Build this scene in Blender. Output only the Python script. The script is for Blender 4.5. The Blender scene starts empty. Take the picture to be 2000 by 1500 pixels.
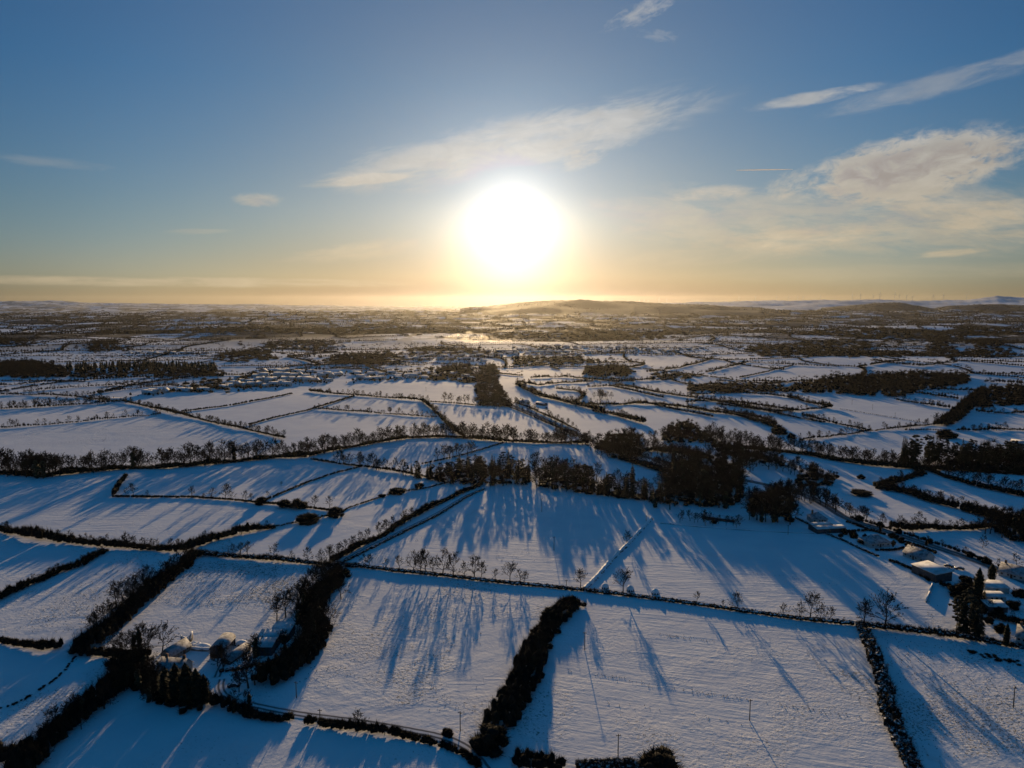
import bpy, math, random
import numpy as np
from mathutils import Vector

# ------------------------------------------------------------------ camera, sky, sun, exposure
SC = bpy.context.scene
COL = SC.collection
F, CX, CY, W0 = 1387.0, 1000.0, 750.0, 2000.0      # the photograph's pinhole: focal length and centre in its own pixels
HC = 130.0                                          # drone height in metres
PITCH = math.radians(6.58)
SUN_EL, SUN_AZ = math.radians(6.25), 0.0            # azimuth measured from +Y towards +X

cam_d = bpy.data.cameras.new('camera')
cam_d.sensor_width = 36.0
cam_d.lens = 36.0 * F / W0
cam_d.clip_start, cam_d.clip_end = 1.0, 200000.0
cam = bpy.data.objects.new('camera', cam_d)
COL.objects.link(cam)
cam.location = (0, 0, HC)
cam.rotation_euler = (math.pi / 2 - PITCH, 0, 0)
SC.camera = cam

SC.view_settings.view_transform = 'Standard'
SC.view_settings.look = 'None'
SC.view_settings.gamma = 1.0
SC.view_settings.use_curve_mapping = False
SC.view_settings.exposure = 0.0

sun_d = bpy.data.lights.new('sun', 'SUN')
sun_d.energy = 5.0
sun_d.angle = math.radians(0.55)
sun_d.color = (1.0, 0.70, 0.37)
sun = bpy.data.objects.new('sun', sun_d)
COL.objects.link(sun)
sdir = Vector((math.sin(SUN_AZ) * math.cos(SUN_EL), math.cos(SUN_AZ) * math.cos(SUN_EL), math.sin(SUN_EL)))
sun.rotation_euler = sdir.to_track_quat('Z', 'Y').to_euler()

SC.cycles.max_bounces = 5
SC.cycles.diffuse_bounces = 3
SC.cycles.glossy_bounces = 2
SC.cycles.volume_bounces = 0
SC.cycles.use_denoising = True
SC.cycles.sample_clamp_indirect = 6.0

def px_dir(x, y):
    """Direction of a photograph pixel in the world."""
    cx, cz = (x - CX) / F, (CY - y) / F
    c, s = math.cos(PITCH), math.sin(PITCH)
    v = np.array([cx, c + cz * s, -s + cz * c])
    return v / np.linalg.norm(v)

def azel(x, y):
    d = px_dir(x, y)
    return math.degrees(math.atan2(d[0], d[1])), math.degrees(math.asin(d[2]))

class NT:
    """Small helper for node trees."""
    def __init__(self, tree):
        self.t = tree; self.n = tree.nodes; self.l = tree.links
    def new(self, typ, **kw):
        nd = self.n.new(typ)
        for k, v in kw.items(): setattr(nd, k, v)
        return nd
    def put(self, sock, v):
        if isinstance(v, bpy.types.NodeSocket): self.l.new(v, sock)
        else: sock.default_value = v
    def m(self, op, a, b=0.0, c=0.0, clamp=False):
        nd = self.new('ShaderNodeMath', operation=op, use_clamp=clamp)
        self.put(nd.inputs[0], a); self.put(nd.inputs[1], b); self.put(nd.inputs[2], c)
        return nd.outputs[0]
    def xyz(self, x, y, z):
        nd = self.new('ShaderNodeCombineXYZ')
        for s, v in zip(nd.inputs, (x, y, z)): self.put(s, v)
        return nd.outputs[0]
    def noise(self, vec, scale, detail=3.0, rough=0.5, dist=0.0):
        nd = self.new('ShaderNodeTexNoise')
        self.put(nd.inputs['Vector'], vec)
        nd.inputs['Scale'].default_value = scale; nd.inputs['Detail'].default_value = detail
        nd.inputs['Roughness'].default_value = rough; nd.inputs['Distortion'].default_value = dist
        return nd.outputs['Fac']
    def mr(self, v, a, b, c=0.0, d=1.0, kind='SMOOTHSTEP'):
        nd = self.new('ShaderNodeMapRange', interpolation_type=kind)
        self.put(nd.inputs[0], v)
        for i, q in enumerate((a, b, c, d)): self.put(nd.inputs[i + 1], q)
        return nd.outputs[0]
    def mix(self, f, a, b, mode='MIX'):
        nd = self.new('ShaderNodeMix', data_type='RGBA', blend_type=mode)
        self.put(nd.inputs[0], f); self.put(nd.inputs[6], a); self.put(nd.inputs[7], b)
        return nd.outputs[2]

def make_world():
    w = bpy.data.worlds.new('World'); SC.world = w; w.use_nodes = True
    g = NT(w.node_tree); g.n.clear()
    sky = g.new('ShaderNodeTexSky', sky_type='NISHITA')
    sky.sun_disc = False
    sky.sun_elevation = SUN_EL
    sky.sun_rotation = SUN_AZ
    sky.altitude = 130.0
    sky.air_density, sky.dust_density, sky.ozone_density = 1.0, 0.9, 2.6
    tc = g.new('ShaderNodeTexCoord')
    sep = g.new('ShaderNodeSeparateXYZ'); g.l.new(tc.outputs['Generated'], sep.inputs[0])
    X, Y, Z = sep.outputs
    az = g.m('MULTIPLY', g.m('ARCTAN2', X, Y), 180 / math.pi)
    el = g.m('MULTIPLY', g.m('ARCSINE', Z), 180 / math.pi)
    dot = g.new('ShaderNodeVectorMath', operation='DOT_PRODUCT')
    g.l.new(tc.outputs['Generated'], dot.inputs[0]); dot.inputs[1].default_value = sdir
    th = g.m('MULTIPLY', g.m('ARCCOSINE', g.m('MINIMUM', dot.outputs['Value'], 0.9999999)), 180 / math.pi)
    # sky tint: less red the higher one looks, softer towards the sun
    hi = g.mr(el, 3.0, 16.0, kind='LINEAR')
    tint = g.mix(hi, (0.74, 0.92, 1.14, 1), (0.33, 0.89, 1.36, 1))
    tint = g.mix(g.mr(el, 19.0, 58.0), tint, (0.0, 1.85, 2.6, 1))  # unseen sky above the view made extra blue, to tint the snow shadows
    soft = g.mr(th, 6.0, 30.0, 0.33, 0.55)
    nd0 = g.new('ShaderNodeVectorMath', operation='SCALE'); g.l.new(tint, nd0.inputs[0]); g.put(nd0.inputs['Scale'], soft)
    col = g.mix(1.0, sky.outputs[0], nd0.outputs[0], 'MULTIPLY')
    # thicker air dims the last few degrees over the horizon
    band = g.mr(el, 0.0, 7.5, 1.0, 0.0)
    dim = g.mr(g.m('ABSOLUTE', az), 4.0, 32.0, 0.46, 1.0)
    ndl = g.new('ShaderNodeVectorMath', operation='SCALE'); g.l.new(g.mix(g.mr(g.m('ABSOLUTE', az), 4.0, 32.0), (1.03, 0.97, 0.78, 1), (1.0, 1.02, 1.22, 1)), ndl.inputs[0]); g.put(ndl.inputs['Scale'], dim)
    col = g.mix(1.0, col, g.mix(band, (1, 1, 1, 1), ndl.outputs[0]), 'MULTIPLY')
    ndm = g.new('ShaderNodeVectorMath', operation='SCALE'); g.l.new(col, ndm.inputs[0]); g.put(ndm.inputs['Scale'], g.mr(el, -0.3, 2.2, g.mr(g.m('ABSOLUTE', az), 4.0, 34.0, 0.04, 0.78), 1.0)); col = ndm.outputs[0]
    def add(c, rgb, f):
        nd = g.new('ShaderNodeVectorMath', operation='SCALE'); nd.inputs[0].default_value = rgb; g.put(nd.inputs['Scale'], f)
        return g.mix(1.0, c, nd.outputs[0], 'ADD')
    # the dazzling centre round the low sun
    core = g.m('EXPONENT', g.m('MULTIPLY', g.m('POWER', g.m('DIVIDE', th, 2.6), 1.6), -1.0))
    col = add(col, (3.4, 2.4, 3.3), g.m('EXPONENT', g.m('DIVIDE', th, -11.0)))
    col = add(col, (1.0, 0.96, 0.86), g.m('MULTIPLY', core, 9.0))
    # lens glare bleeding down from the sun, painted into the sky colour
    pil = g.m('EXPONENT', g.m('MULTIPLY', g.m('POWER', g.m('DIVIDE', g.m('ABSOLUTE', az), 4.6), 1.8), -1.0))
    col = add(col, (1.0, 0.82, 0.50), g.m('MULTIPLY', g.m('MULTIPLY', pil, g.m('MULTIPLY', g.mr(el, 5.0, 9.0, 1.0, 0.0), g.mr(el, 0.0, 2.5, 0.45, 1.0))), 5.5))
    col = add(col, (1.0, 0.90, 0.72), g.m('MULTIPLY', g.m('EXPONENT', g.m('DIVIDE', th, -2.8)), 2.6))
    # clouds: (pixel centre, half length, half height, tilt in degrees, density, noise scale, threshold, stretch)
    C = [((1010, 285), 440, 66, 11.5, 0.85, .34, .30, 4.5, 0), ((700, 352), 130, 13, 7.0, 0.7, .5, .30, 5, 0),
         ((1140, 310), 70, 26, 16.0, 0.65, .9, .40, 2.5, 0), ((1250, 25), 95, 26, 18.0, 0.55, .8, .44, 2.2, 0),
         ((1590, 191), 135, 15, 4.0, 0.75, .5, .33, 4, 0), ((1850, 160), 230, 26, 9.0, 0.4, .4, .34, 4, 0),
         ((1780, 324), 195, 62, 6.0, 1.35, .55, .27, 2.0, 1), ((1560, 432), 540, 78, -4.0, 0.62, .42, .34, 4, 0),
         ((1390, 377), 100, 17, 3.0, 0.65, .6, .34, 4, 0), ((1545, 358), 70, 30, 20.0, 0.5, .8, .40, 2, 0),
         ((505, 391), 60, 17, 2.0, 0.6, .6, .36, 3, 0), ((720, 487), 190, 24, 7.0, 0.6, .5, .36, 5, 0),
         ((420, 551), 560, 13, 0.0, 0.7, .42, .36, 7, 0), ((1850, 494), 70, 9, 3.0, 0.7, .6, .3, 5, 0),
         ((1750, 535), 480, 24, 0.0, 0.25, .3, .36, 7, 0), ((110, 318), 110, 12, 0.0, 0.2, .5, .36, 5, 0),
         ((380, 452), 80, 8, 3.0, 0.3, .5, .36, 6, 0), ((1290, 70), 60, 14, -10, .25, .8, .42, 2.5, 0),
         ((1480, 480), 330, 40, 5.0, 0.45, .35, .40, 5, 0), ((1880, 405), 240, 60, -14.0, 0.5, .45, .33, 4, 0)]
    total = 0.0; shade = 0.0
    D = math.degrees(1 / F)
    for i, ((px, py), hl, hh, tilt, dens, ns, thr, stretch, thick) in enumerate(C):
        a0, e0 = azel(px, py)
        t = math.radians(tilt); ct, st = math.cos(t), math.sin(t)
        da = g.m('SUBTRACT', az, a0); de = g.m('SUBTRACT', el, e0)
        u = g.m('ADD', g.m('MULTIPLY', da, ct), g.m('MULTIPLY', de, st))
        v = g.m('SUBTRACT', g.m('MULTIPLY', de, ct), g.m('MULTIPLY', da, st))
        un = g.m('DIVIDE', u, hl * D); vn = g.m('DIVIDE', v, hh * D)
        q = g.m('ADD', g.m('MULTIPLY', un, un), g.m('MULTIPLY', vn, vn))
        fall = g.mr(q, 0.0, 1.0, 1.0, 0.0)
        nv = g.xyz(g.m('MULTIPLY', u, 1.0 / stretch), v, i * 7.3)
        n = g.noise(nv, ns * 2.4, 9.0, 0.66, 0.45)
        lim = g.m('SUBTRACT', n, g.m('SUBTRACT', thr + 0.22, g.m('MULTIPLY', fall, 0.32)))
        d = g.m('MULTIPLY', g.mr(lim, -0.04, 0.34), g.m('MULTIPLY', g.m('POWER', fall, 0.6), dens))
        total = g.m('ADD', total, d)
        if thick:
            vv = g.m('ADD', vn, 0.05)
            k = g.mr(g.m('ADD', g.m('MULTIPLY', un, un), g.m('MULTIPLY', g.m('MULTIPLY', vv, vv), 2.4)), 0.1, 0.9, 1.0, 0.0)
            shade = g.m('MULTIPLY', k, g.mr(g.noise(nv, ns * 1.6, 5.0, 0.6, 0.4), 0.32, 0.62))
    alpha = g.m('MINIMUM', total, 0.92)
    near = g.m('EXPONENT', g.m('DIVIDE', th, -16.0))
    warm = g.mr(el, 1.0, 14.0, 1.0, 0.0)
    ccol = g.mix(warm, (4.6, 4.5, 4.3, 1), (5.4, 4.4, 2.9, 1))
    nd = g.new('ShaderNodeVectorMath', operation='SCALE'); g.l.new(ccol, nd.inputs[0])
    g.put(nd.inputs['Scale'], g.m('MULTIPLY', g.m('ADD', 0.72, g.m('MULTIPLY', g.noise(g.xyz(g.m('MULTIPLY', az, .45), el, 2.0), 0.8, 6.0, 0.6, 0.5), 0.5)), g.m('ADD', 0.86, g.m('MULTIPLY', near, 0.9))))
    ccol = g.mix(g.m('MULTIPLY', shade, 0.8), nd.outputs[0], (3.3, 2.85, 2.45, 1))
    # thin cloud only lightens the sky, it never darkens it
    clear = g.mix(1.0, ccol, col, 'LIGHTEN')
    ccol = g.mix(g.m('MULTIPLY', shade, 0.9), clear, ccol)
    col = g.mix(alpha, col, ccol)
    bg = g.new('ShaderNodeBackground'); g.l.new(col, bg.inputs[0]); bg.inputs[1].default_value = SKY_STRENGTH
    out = g.new('ShaderNodeOutputWorld'); g.l.new(bg.outputs[0], out.inputs[0])
SKY_STRENGTH = 0.1
HAZE_D, HAZE_COL, HAZE_G = 6.2e-6, (0.92, 0.90, 0.84), 0.76
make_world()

# ------------------------------------------------------------------ terrain
def interp_px(px, y, r0):
    az = [math.degrees(math.atan((p - CX) / F / math.cos(PITCH))) for p in px]
    hh = [max(0.0, HC + r0 * math.tan(math.radians(azel(p, q)[1])) + r0 * r0 / (2 * 7.3e6)) for p, q in zip(px, y)]
    return np.array(az), np.array(hh)
RIDGES = [
    (8500., 1300., *interp_px([900, 930, 980, 1030, 1080, 1105, 1130, 1160, 1200, 1250, 1300, 1400, 1480, 1540],
                              [606, 601, 597, 591, 587.5, 586.5, 584.5, 587, 590, 592, 593.5, 598, 603, 609], 8500.)),
    (14000., 2400., *interp_px([1200, 1250, 1300, 1350, 1400, 1450, 1500, 1600, 1700, 1800, 1880, 1935, 2000, 2100, 2300],
                               [600, 594, 592.5, 591, 590, 588.5, 587.5, 587, 586, 588, 585.5, 579.5, 582, 584, 586], 14000.)),
    (10500., 900., *interp_px([1590, 1640, 1700, 1750, 1790, 1812, 1840, 1900, 2000, 2150],
                              [612, 603, 595, 595, 603, 612, 602, 599.5, 601, 603], 10500.)),
    (19000., 3000., *interp_px([-300, 0, 40, 100, 160, 180, 260, 350, 450, 500, 600, 750],
                               [590, 590, 588.5, 587.5, 589, 592, 592.5, 594, 595, 594, 598, 602], 19000.)),
    (21000., 3000., *interp_px([580, 640, 700, 760, 800, 850, 900, 950, 1000],
                               [602, 598.5, 599.5, 598.5, 600, 597.5, 598.5, 599.5, 602], 21000.)),
]
def sstep(a, b, t):
    t = np.clip((t - a) / (b - a), 0, 1); return t * t * (3 - 2 * t)
def height(x, y):
    x = np.asarray(x, float); y = np.asarray(y, float)
    r = np.hypot(x, y)
    s = np.sin
    n1 = s(x / 97 + 1.3) * s(y / 83 + .4) + .7 * s((x + y) / 61 + 2.1) * s((x - 1.4 * y) / 131) 
    n2 = s(x / 213 + .7) * s(y / 171 + 1.9) + .6 * s((x * .8 + y) / 157 + .3) * s((x - .6 * y) / 247 + 1.2)
    a1 = 0.55 + 0.5 * sstep(500, 1500, r)
    a2 = 0.6 + 5.0 * sstep(900, 2600, r) + 6.0 * sstep(1900, 4200, r) 
    z = a1 * n1 + a2 * n2
    az = np.degrees(np.arctan2(x, y))
    for r0, sr, pa, ph in RIDGES:
        k = np.exp(-((r - r0) / sr) ** 2)
        fine = 1 + 0.02 * s(az * 9.0 + r / 900)
        z = z + np.where(y > 0, np.interp(az, pa, ph, left=0 if pa[0] > -25 else ph[0], right=0 if pa[-1] < 20 else ph[-1]) * k * fine, 0)
    return z - r * r / (2 * 7.3e6)
TS = np.concatenate([np.linspace(90, 600, 300), np.geomspace(602, 30000, 900)])
def P(x, y):
    """The point of the ground that a photograph pixel shows."""
    d = px_dir(x, y)
    t = TS
    gap = HC + d[2] * t - height(d[0] * t, d[1] * t)
    i = int(np.argmax(gap <= 0)) if (gap <= 0).any() else len(t) - 1
    if i > 0 and gap[i] <= 0:
        a, b = t[i - 1], t[i]
        for _ in range(24):
            c = (a + b) / 2
            if HC + d[2] * c - float(height(d[0] * c, d[1] * c)) > 0: a = c
            else: b = c
        tt = (a + b) / 2
    else: tt = t[i]
    q = d * tt
    return np.array([q[0], q[1], float(height(q[0], q[1]))])
def G(x, y, dz=0.0):
    return np.array([x, y, float(height(x, y)) + dz])
def mpp(p):
    """Metres per photograph pixel at a world point."""
    return (p[1] * math.cos(PITCH) - (p[2] - HC) * math.sin(PITCH)) / F

# ------------------------------------------------------------------ materials
def material(name):
    m = bpy.data.materials.new(name); m.use_nodes = True
    g = NT(m.node_tree); g.n.clear()
    out = g.new('ShaderNodeOutputMaterial'); b = g.new('ShaderNodeBsdfPrincipled')
    g.l.new(b.outputs[0], out.inputs[0])
    return m, g, b
def varied(name, ca, cb, scale, rough=0.85, spec=0.2, bump=0.0, bscale=None, snow=None):
    """Two-tone noisy material; snow = (lowest normal z, noise threshold) lays snow on upward faces."""
    m, g, b = material(name)
    geo = g.new('ShaderNodeNewGeometry'); pos = geo.outputs['Position']
    n = g.noise(pos, scale, 4.0, 0.6)
    c = g.mix(g.mr(n, 0.3, 0.7), (*ca, 1), (*cb, 1))
    if snow:
        sp = g.new('ShaderNodeSeparateXYZ'); g.l.new(geo.outputs['Normal'], sp.inputs[0])
        k = g.m('MULTIPLY', g.mr(sp.outputs[2], snow[0], snow[0] + 0.12), g.mr(g.noise(pos, 0.9, 4.0, 0.65), snow[1], snow[1] + 0.08))
        c = g.mix(k, c, (0.8, 0.81, 0.84, 1))
    g.l.new(c, b.inputs['Base Color'])
    b.inputs['Roughness'].default_value = rough
    b.inputs['Specular IOR Level'].default_value = spec
    if bump:
        bn = g.new('ShaderNodeBump'); bn.inputs['Distance'].default_value = bump; bn.inputs['Strength'].default_value = 1.0
        g.l.new(g.noise(pos, bscale or scale * 4, 4.0, 0.6), bn.inputs['Height']); g.l.new(bn.outputs[0], b.inputs['Normal'])
    return m
def ground_material():
    m, g, b = material('snow_fields')
    geo = g.new('ShaderNodeNewGeometry'); pos = geo.outputs['Position']
    def att(n):
        a = g.new('ShaderNodeAttribute', attribute_name=n); return a.outputs['Fac']
    ang, fur, rough, wood, scrub = (att(k) for k in ('furrow_angle', 'furrow', 'tussock', 'wood', 'scrub'))
    sp = g.new('ShaderNodeSeparateXYZ'); g.l.new(pos, sp.inputs[0]); x, y, z = sp.outputs
    ca, sa = g.m('COSINE', ang), g.m('SINE', ang)
    u = g.m('ADD', g.m('MULTIPLY', x, ca), g.m('MULTIPLY', y, sa))          # along the drill rows
    v = g.m('SUBTRACT', g.m('MULTIPLY', y, ca), g.m('MULTIPLY', x, sa))     # across them
    rows = g.noise(g.xyz(g.m('MULTIPLY', u, 0.035), g.m('MULTIPLY', v, 0.42), 0.0), 1.0, 5.0, 0.62, 0.3)
    drift = g.noise(g.xyz(g.m('MULTIPLY', u, 0.02), g.m('MULTIPLY', v, 0.07), 3.0), 1.0, 4.0, 0.6, 0.5)
    clod = g.noise(pos, 0.62, 5.0, 0.66)
    patch = g.noise(pos, 0.022, 4.0, 0.6, 0.4)
    big = g.noise(pos, 0.11, 3.0, 0.55)
    pm = g.mr(patch, 0.42, 0.60)
    rgh = g.m('MULTIPLY', rough, g.m('ADD', 0.15, g.m('MULTIPLY', pm, 1.25)))
    hgt = g.m('ADD', g.m('MULTIPLY', g.m('MULTIPLY', rows, fur), 0.60),
              g.m('ADD', g.m('MULTIPLY', g.m('MULTIPLY', clod, g.m('ADD', 0.22, g.m('MULTIPLY', rgh, 1.5))), 0.72), g.m('ADD', g.m('MULTIPLY', drift, 0.45), g.m('MULTIPLY', big, 0.45))))
    bn = g.new('ShaderNodeBump'); bn.inputs['Strength'].default_value = 1.0; bn.inputs['Distance'].default_value = 0.55
    g.l.new(hgt, bn.inputs['Height']); g.l.new(bn.outputs[0], b.inputs['Normal'])
    snow = g.mix(g.mr(g.noise(pos, 0.05, 3.0), 0.3, 0.7), (0.80, 0.80, 0.83, 1), (0.87, 0.865, 0.875, 1))
    # grass poking through the snow
    tuft = g.noise(pos, 1.1, 5.0, 0.7)
    tf = g.mr(g.m('ADD', tuft, g.m('MULTIPLY', rgh, 0.10)), 0.64, 0.70)
    furt = g.mr(g.m('ADD', rows, g.m('MULTIPLY', tuft, 0.3)), 0.80, 0.90)
    k = g.m('MAXIMUM', g.m('MULTIPLY', tf, g.mr(rgh, 0.1, 0.6)), g.m('MULTIPLY', furt, g.m('MULTIPLY', fur, 0.30)))
    c = g.mix(g.m('MULTIPLY', k, 0.75), snow, (0.10, 0.085, 0.045, 1))
    # far off: scrub, woods and bog too far away to tell their pieces apart
    fp = g.noise(g.xyz(g.m('MULTIPLY', x, 0.0022), g.m('MULTIPLY', y, 0.0017), 5.0), 1.0, 6.0, 0.68, 0.3)
    warp = g.new('ShaderNodeVectorMath', operation='ADD'); g.l.new(pos, warp.inputs[0])
    nw = g.new('ShaderNodeTexNoise'); g.l.new(pos, nw.inputs['Vector']); nw.inputs['Scale'].default_value = 0.006; nw.inputs['Detail'].default_value = 3.0
    wv = g.new('ShaderNodeVectorMath', operation='SCALE'); g.l.new(nw.outputs['Color'], wv.inputs[0]); wv.inputs['Scale'].default_value = 90.0; g.l.new(wv.outputs[0], warp.inputs[1])
    cell = []
    for feat in ('F1', 'DISTANCE_TO_EDGE'):
        vo = g.new('ShaderNodeTexVoronoi', feature=feat, voronoi_dimensions='2D'); g.l.new(warp.outputs[0], vo.inputs['Vector']); vo.inputs['Scale'].default_value = 1 / 250.0
        cell.append(vo.outputs['Color' if feat == 'F1' else 'Distance'])
    sc = g.new('ShaderNodeSeparateColor'); g.l.new(cell[0], sc.inputs[0])
    bush = g.mr(g.m('ADD', sc.outputs[0], g.m('MULTIPLY', g.m('SUBTRACT', fp, 0.47), 3.2)), 0.62, 0.66)
    hedgeline = g.mr(cell[1], 0.05, 0.09, 1.0, 0.0)
    sk = g.m('MULTIPLY', g.m('MAXIMUM', bush, hedgeline), scrub)
    wn = g.mr(g.m('ADD', wood, g.m('MULTIPLY', g.m('SUBTRACT', g.noise(pos, 0.006, 4.0, 0.6), 0.5), 0.6)), 0.42, 0.58)
    dk = g.m('MAXIMUM', sk, wn)
    dark = g.mix(g.noise(pos, 0.03, 4.0, 0.7), (0.016, 0.015, 0.014, 1), (0.045, 0.041, 0.036, 1))
    c = g.mix(g.m('MULTIPLY', dk, 0.94), c, dark)
    g.l.new(c, b.inputs['Base Color'])
    b.inputs['Roughness'].default_value = 0.85
    b.inputs['Specular IOR Level'].default_value = 0.04
    return m

M = {}
M['ground'] = ground_material()
M['snow'] = varied('settled_snow', (0.80, 0.80, 0.83), (0.87, 0.87, 0.88), 0.4, 0.7, 0.2, 0.08, 1.2)
M['roof_snow'] = varied('roof_snow', (0.50, 0.50, 0.52), (0.80, 0.80, 0.82), 0.35, 0.8, 0.03, 0.010, 0.7)
M['roof_thin'] = varied('thin_snow_on_slates', (0.16, 0.16, 0.17), (0.50, 0.50, 0.52), 0.7, 0.8, 0.03, 0.01, 0.7)
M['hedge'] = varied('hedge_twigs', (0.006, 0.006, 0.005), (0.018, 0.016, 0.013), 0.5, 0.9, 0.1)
M['hedge_snowy'] = varied('hedge_twigs_snowed', (0.006, 0.006, 0.005), (0.018, 0.016, 0.013), 0.5, 0.9, 0.1, snow=(0.45, 0.50))
M['bark'] = varied('bark', (0.035, 0.03, 0.024), (0.075, 0.062, 0.048), 0.8, 0.9, 0.1)
M['twig'] = varied('bare_twigs', (0.012, 0.010, 0.009), (0.028, 0.024, 0.020), 0.3, 0.9, 0.1)
M['ivy'] = varied('ivy_leaves', (0.012, 0.018, 0.010), (0.03, 0.04, 0.018), 0.9, 0.6, 0.3)
M['needle'] = varied('conifer_needles', (0.008, 0.012, 0.009), (0.020, 0.027, 0.017), 0.5, 0.85, 0.15)
M['wood'] = varied('weathered_timber', (0.05, 0.042, 0.035), (0.10, 0.085, 0.07), 2.0, 0.85, 0.2)
M['render'] = varied('painted_render', (0.36, 0.35, 0.33), (0.48, 0.47, 0.44), 0.6, 0.85, 0.2)
M['stone'] = varied('field_stone', (0.10, 0.095, 0.085), (0.24, 0.22, 0.20), 1.4, 0.9, 0.2, 0.05, 3.0, snow=(0.4, 0.33))
M['brick'] = varied('old_brick', (0.16, 0.085, 0.06), (0.26, 0.15, 0.10), 1.2, 0.9, 0.2)
M['tin'] = varied('dark_cladding', (0.035, 0.036, 0.04), (0.075, 0.075, 0.08), 0.8, 0.6, 0.3)
M['tin_green'] = varied('green_cladding', (0.03, 0.045, 0.04), (0.06, 0.08, 0.07), 0.8, 0.6, 0.3)
M['glass'] = varied('window_glass', (0.02, 0.022, 0.026), (0.03, 0.034, 0.04), 1.0, 0.08, 0.5)
M['door'] = varied('painted_door', (0.05, 0.03, 0.02), (0.09, 0.05, 0.03), 3.0, 0.6, 0.3)
M['steel'] = varied('grey_steel', (0.30, 0.31, 0.33), (0.42, 0.43, 0.45), 1.0, 0.5, 0.4)
M['turbine'] = varied('turbine_white', (0.42, 0.42, 0.42), (0.5, 0.5, 0.5), 0.2, 0.5, 0.3)
M['wrap'] = varied('bale_wrap', (0.03, 0.032, 0.034), (0.06, 0.062, 0.066), 1.2, 0.45, 0.4, snow=(0.35, 0.30))
M['car'] = varied('dark_car_paint', (0.03, 0.032, 0.04), (0.05, 0.052, 0.06), 3.0, 0.3, 0.5, snow=(0.8, 0.3))
M['tyre'] = varied('tyre_rubber', (0.015, 0.015, 0.015), (0.03, 0.03, 0.03), 4.0, 0.9, 0.1)
def road_material(name, wet):
    m, g, b = material(name)
    geo = g.new('ShaderNodeNewGeometry'); pos = geo.outputs['Position']
    a = g.new('ShaderNodeAttribute', attribute_name='across').outputs['Fac']      # -1..1 over the road
    n = g.noise(pos, 0.35, 4.0, 0.6)
    off = g.m('ABSOLUTE', g.m('SUBTRACT', g.m('ABSOLUTE', g.m('ADD', a, g.m('MULTIPLY', g.m('SUBTRACT', n, 0.5), 0.25))), 0.45))
    track = g.mr(off, 0.10 if not wet else 0.30, 0.30 if not wet else 0.55, 1.0, 0.0)
    c = g.mix(g.m('MULTIPLY', track, 0.85), (0.74, 0.74, 0.77, 1), (0.07, 0.068, 0.068, 1))
    g.l.new(c, b.inputs['Base Color'])
    g.put(b.inputs['Roughness'], g.m('SUBTRACT', 0.85, g.m('MULTIPLY', track, 0.25)))
    b.inputs['Specular IOR Level'].default_value = 0.0
    return m
M['road'] = road_material('wet_road', True)
M['lane'] = road_material('snowy_lane', False)

# ------------------------------------------------------------------ mesh and object helpers
RNG = np.random.default_rng(11)
random.seed(5)
def props(o, label=None, cat=None, group=None, kind=None):
    for k, v in (('label', label), ('category', cat), ('group', group), ('kind', kind)):
        if v: o[k] = v
    return o
class MB:
    """Collects triangles and quads as arrays; build() links them as one mesh object."""
    def __init__(self): self.v = []; self.f = {3: [], 4: []}; self.mi = {3: [], 4: []}; self.n = 0
    def add(self, v, f, mi=0):
        v = np.asarray(v, float).reshape(-1, 3); f = np.asarray(f, np.int64)
        k = f.shape[1]
        self.v.append(v); self.f[k].append(f + self.n); self.mi[k].append(np.full(len(f), mi, np.int32)); self.n += len(v)
    def data(self, name, mats, smooth=False):
        me = bpy.data.meshes.new(name)
        V = np.concatenate(self.v) if self.v else np.zeros((0, 3))
        me.vertices.add(len(V)); me.vertices.foreach_set('co', V.astype(np.float32).ravel())
        loops = []; starts = []; mi = []; s = 0
        for k in (3, 4):
            if self.f[k]:
                f = np.concatenate(self.f[k]); loops.append(f.ravel()); starts.append(s + k * np.arange(len(f))); s += f.size
                mi.append(np.concatenate(self.mi[k]))
        L = np.concatenate(loops); S = np.concatenate(starts)
        me.loops.add(len(L)); me.loops.foreach_set('vertex_index', L.astype(np.int32))
        me.polygons.add(len(S)); me.polygons.foreach_set('loop_start', S.astype(np.int32))
        me.polygons.foreach_set('material_index', np.concatenate(mi))
        if smooth: me.polygons.foreach_set('use_smooth', np.ones(len(S), bool))
        for m in mats: me.materials.append(M[m])
        me.update(calc_edges=True); me.validate()
        return me
    def build(self, name, mats, parent=None, smooth=False, loc=None):
        if isinstance(mats, str): mats = [mats]
        o = bpy.data.objects.new(name, self.data(name, mats, smooth)); COL.objects.link(o)
        if parent: o.parent = parent
        if loc is not None: o.location = loc
        return o
    def box(self, lo, hi, mi=0):
        (a, b, c), (d, e, f) = lo, hi
        self.add([(a, b, c), (d, b, c), (d, e, c), (a, e, c), (a, b, f), (d, b, f), (d, e, f), (a, e, f)],
                 [(0, 3, 2, 1), (4, 5, 6, 7), (0, 1, 5, 4), (1, 2, 6, 5), (2, 3, 7, 6), (3, 0, 4, 7)], mi)
    def tube(self, p, q, ra, rb, n=6, mi=0, cap=True):
        p, q = np.asarray(p, float), np.asarray(q, float)
        d = q - p; d = d / (np.linalg.norm(d) + 1e-9)
        a = np.cross(d, (0, 0, 1) if abs(d[2]) < .9 else (1, 0, 0)); a /= np.linalg.norm(a); b = np.cross(d, a)
        t = np.arange(n) * 2 * math.pi / n
        ring = np.cos(t)[:, None] * a + np.sin(t)[:, None] * b
        i = np.arange(n); j = (i + 1) % n
        self.add(np.concatenate([p + ring * ra, q + ring * rb]), np.stack([i, j, j + n, i + n], 1), mi)
        if cap: self.add(np.concatenate([[q], q + ring * rb]), np.stack([np.zeros(n, int), i + 1, j + 1], 1), mi)
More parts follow.
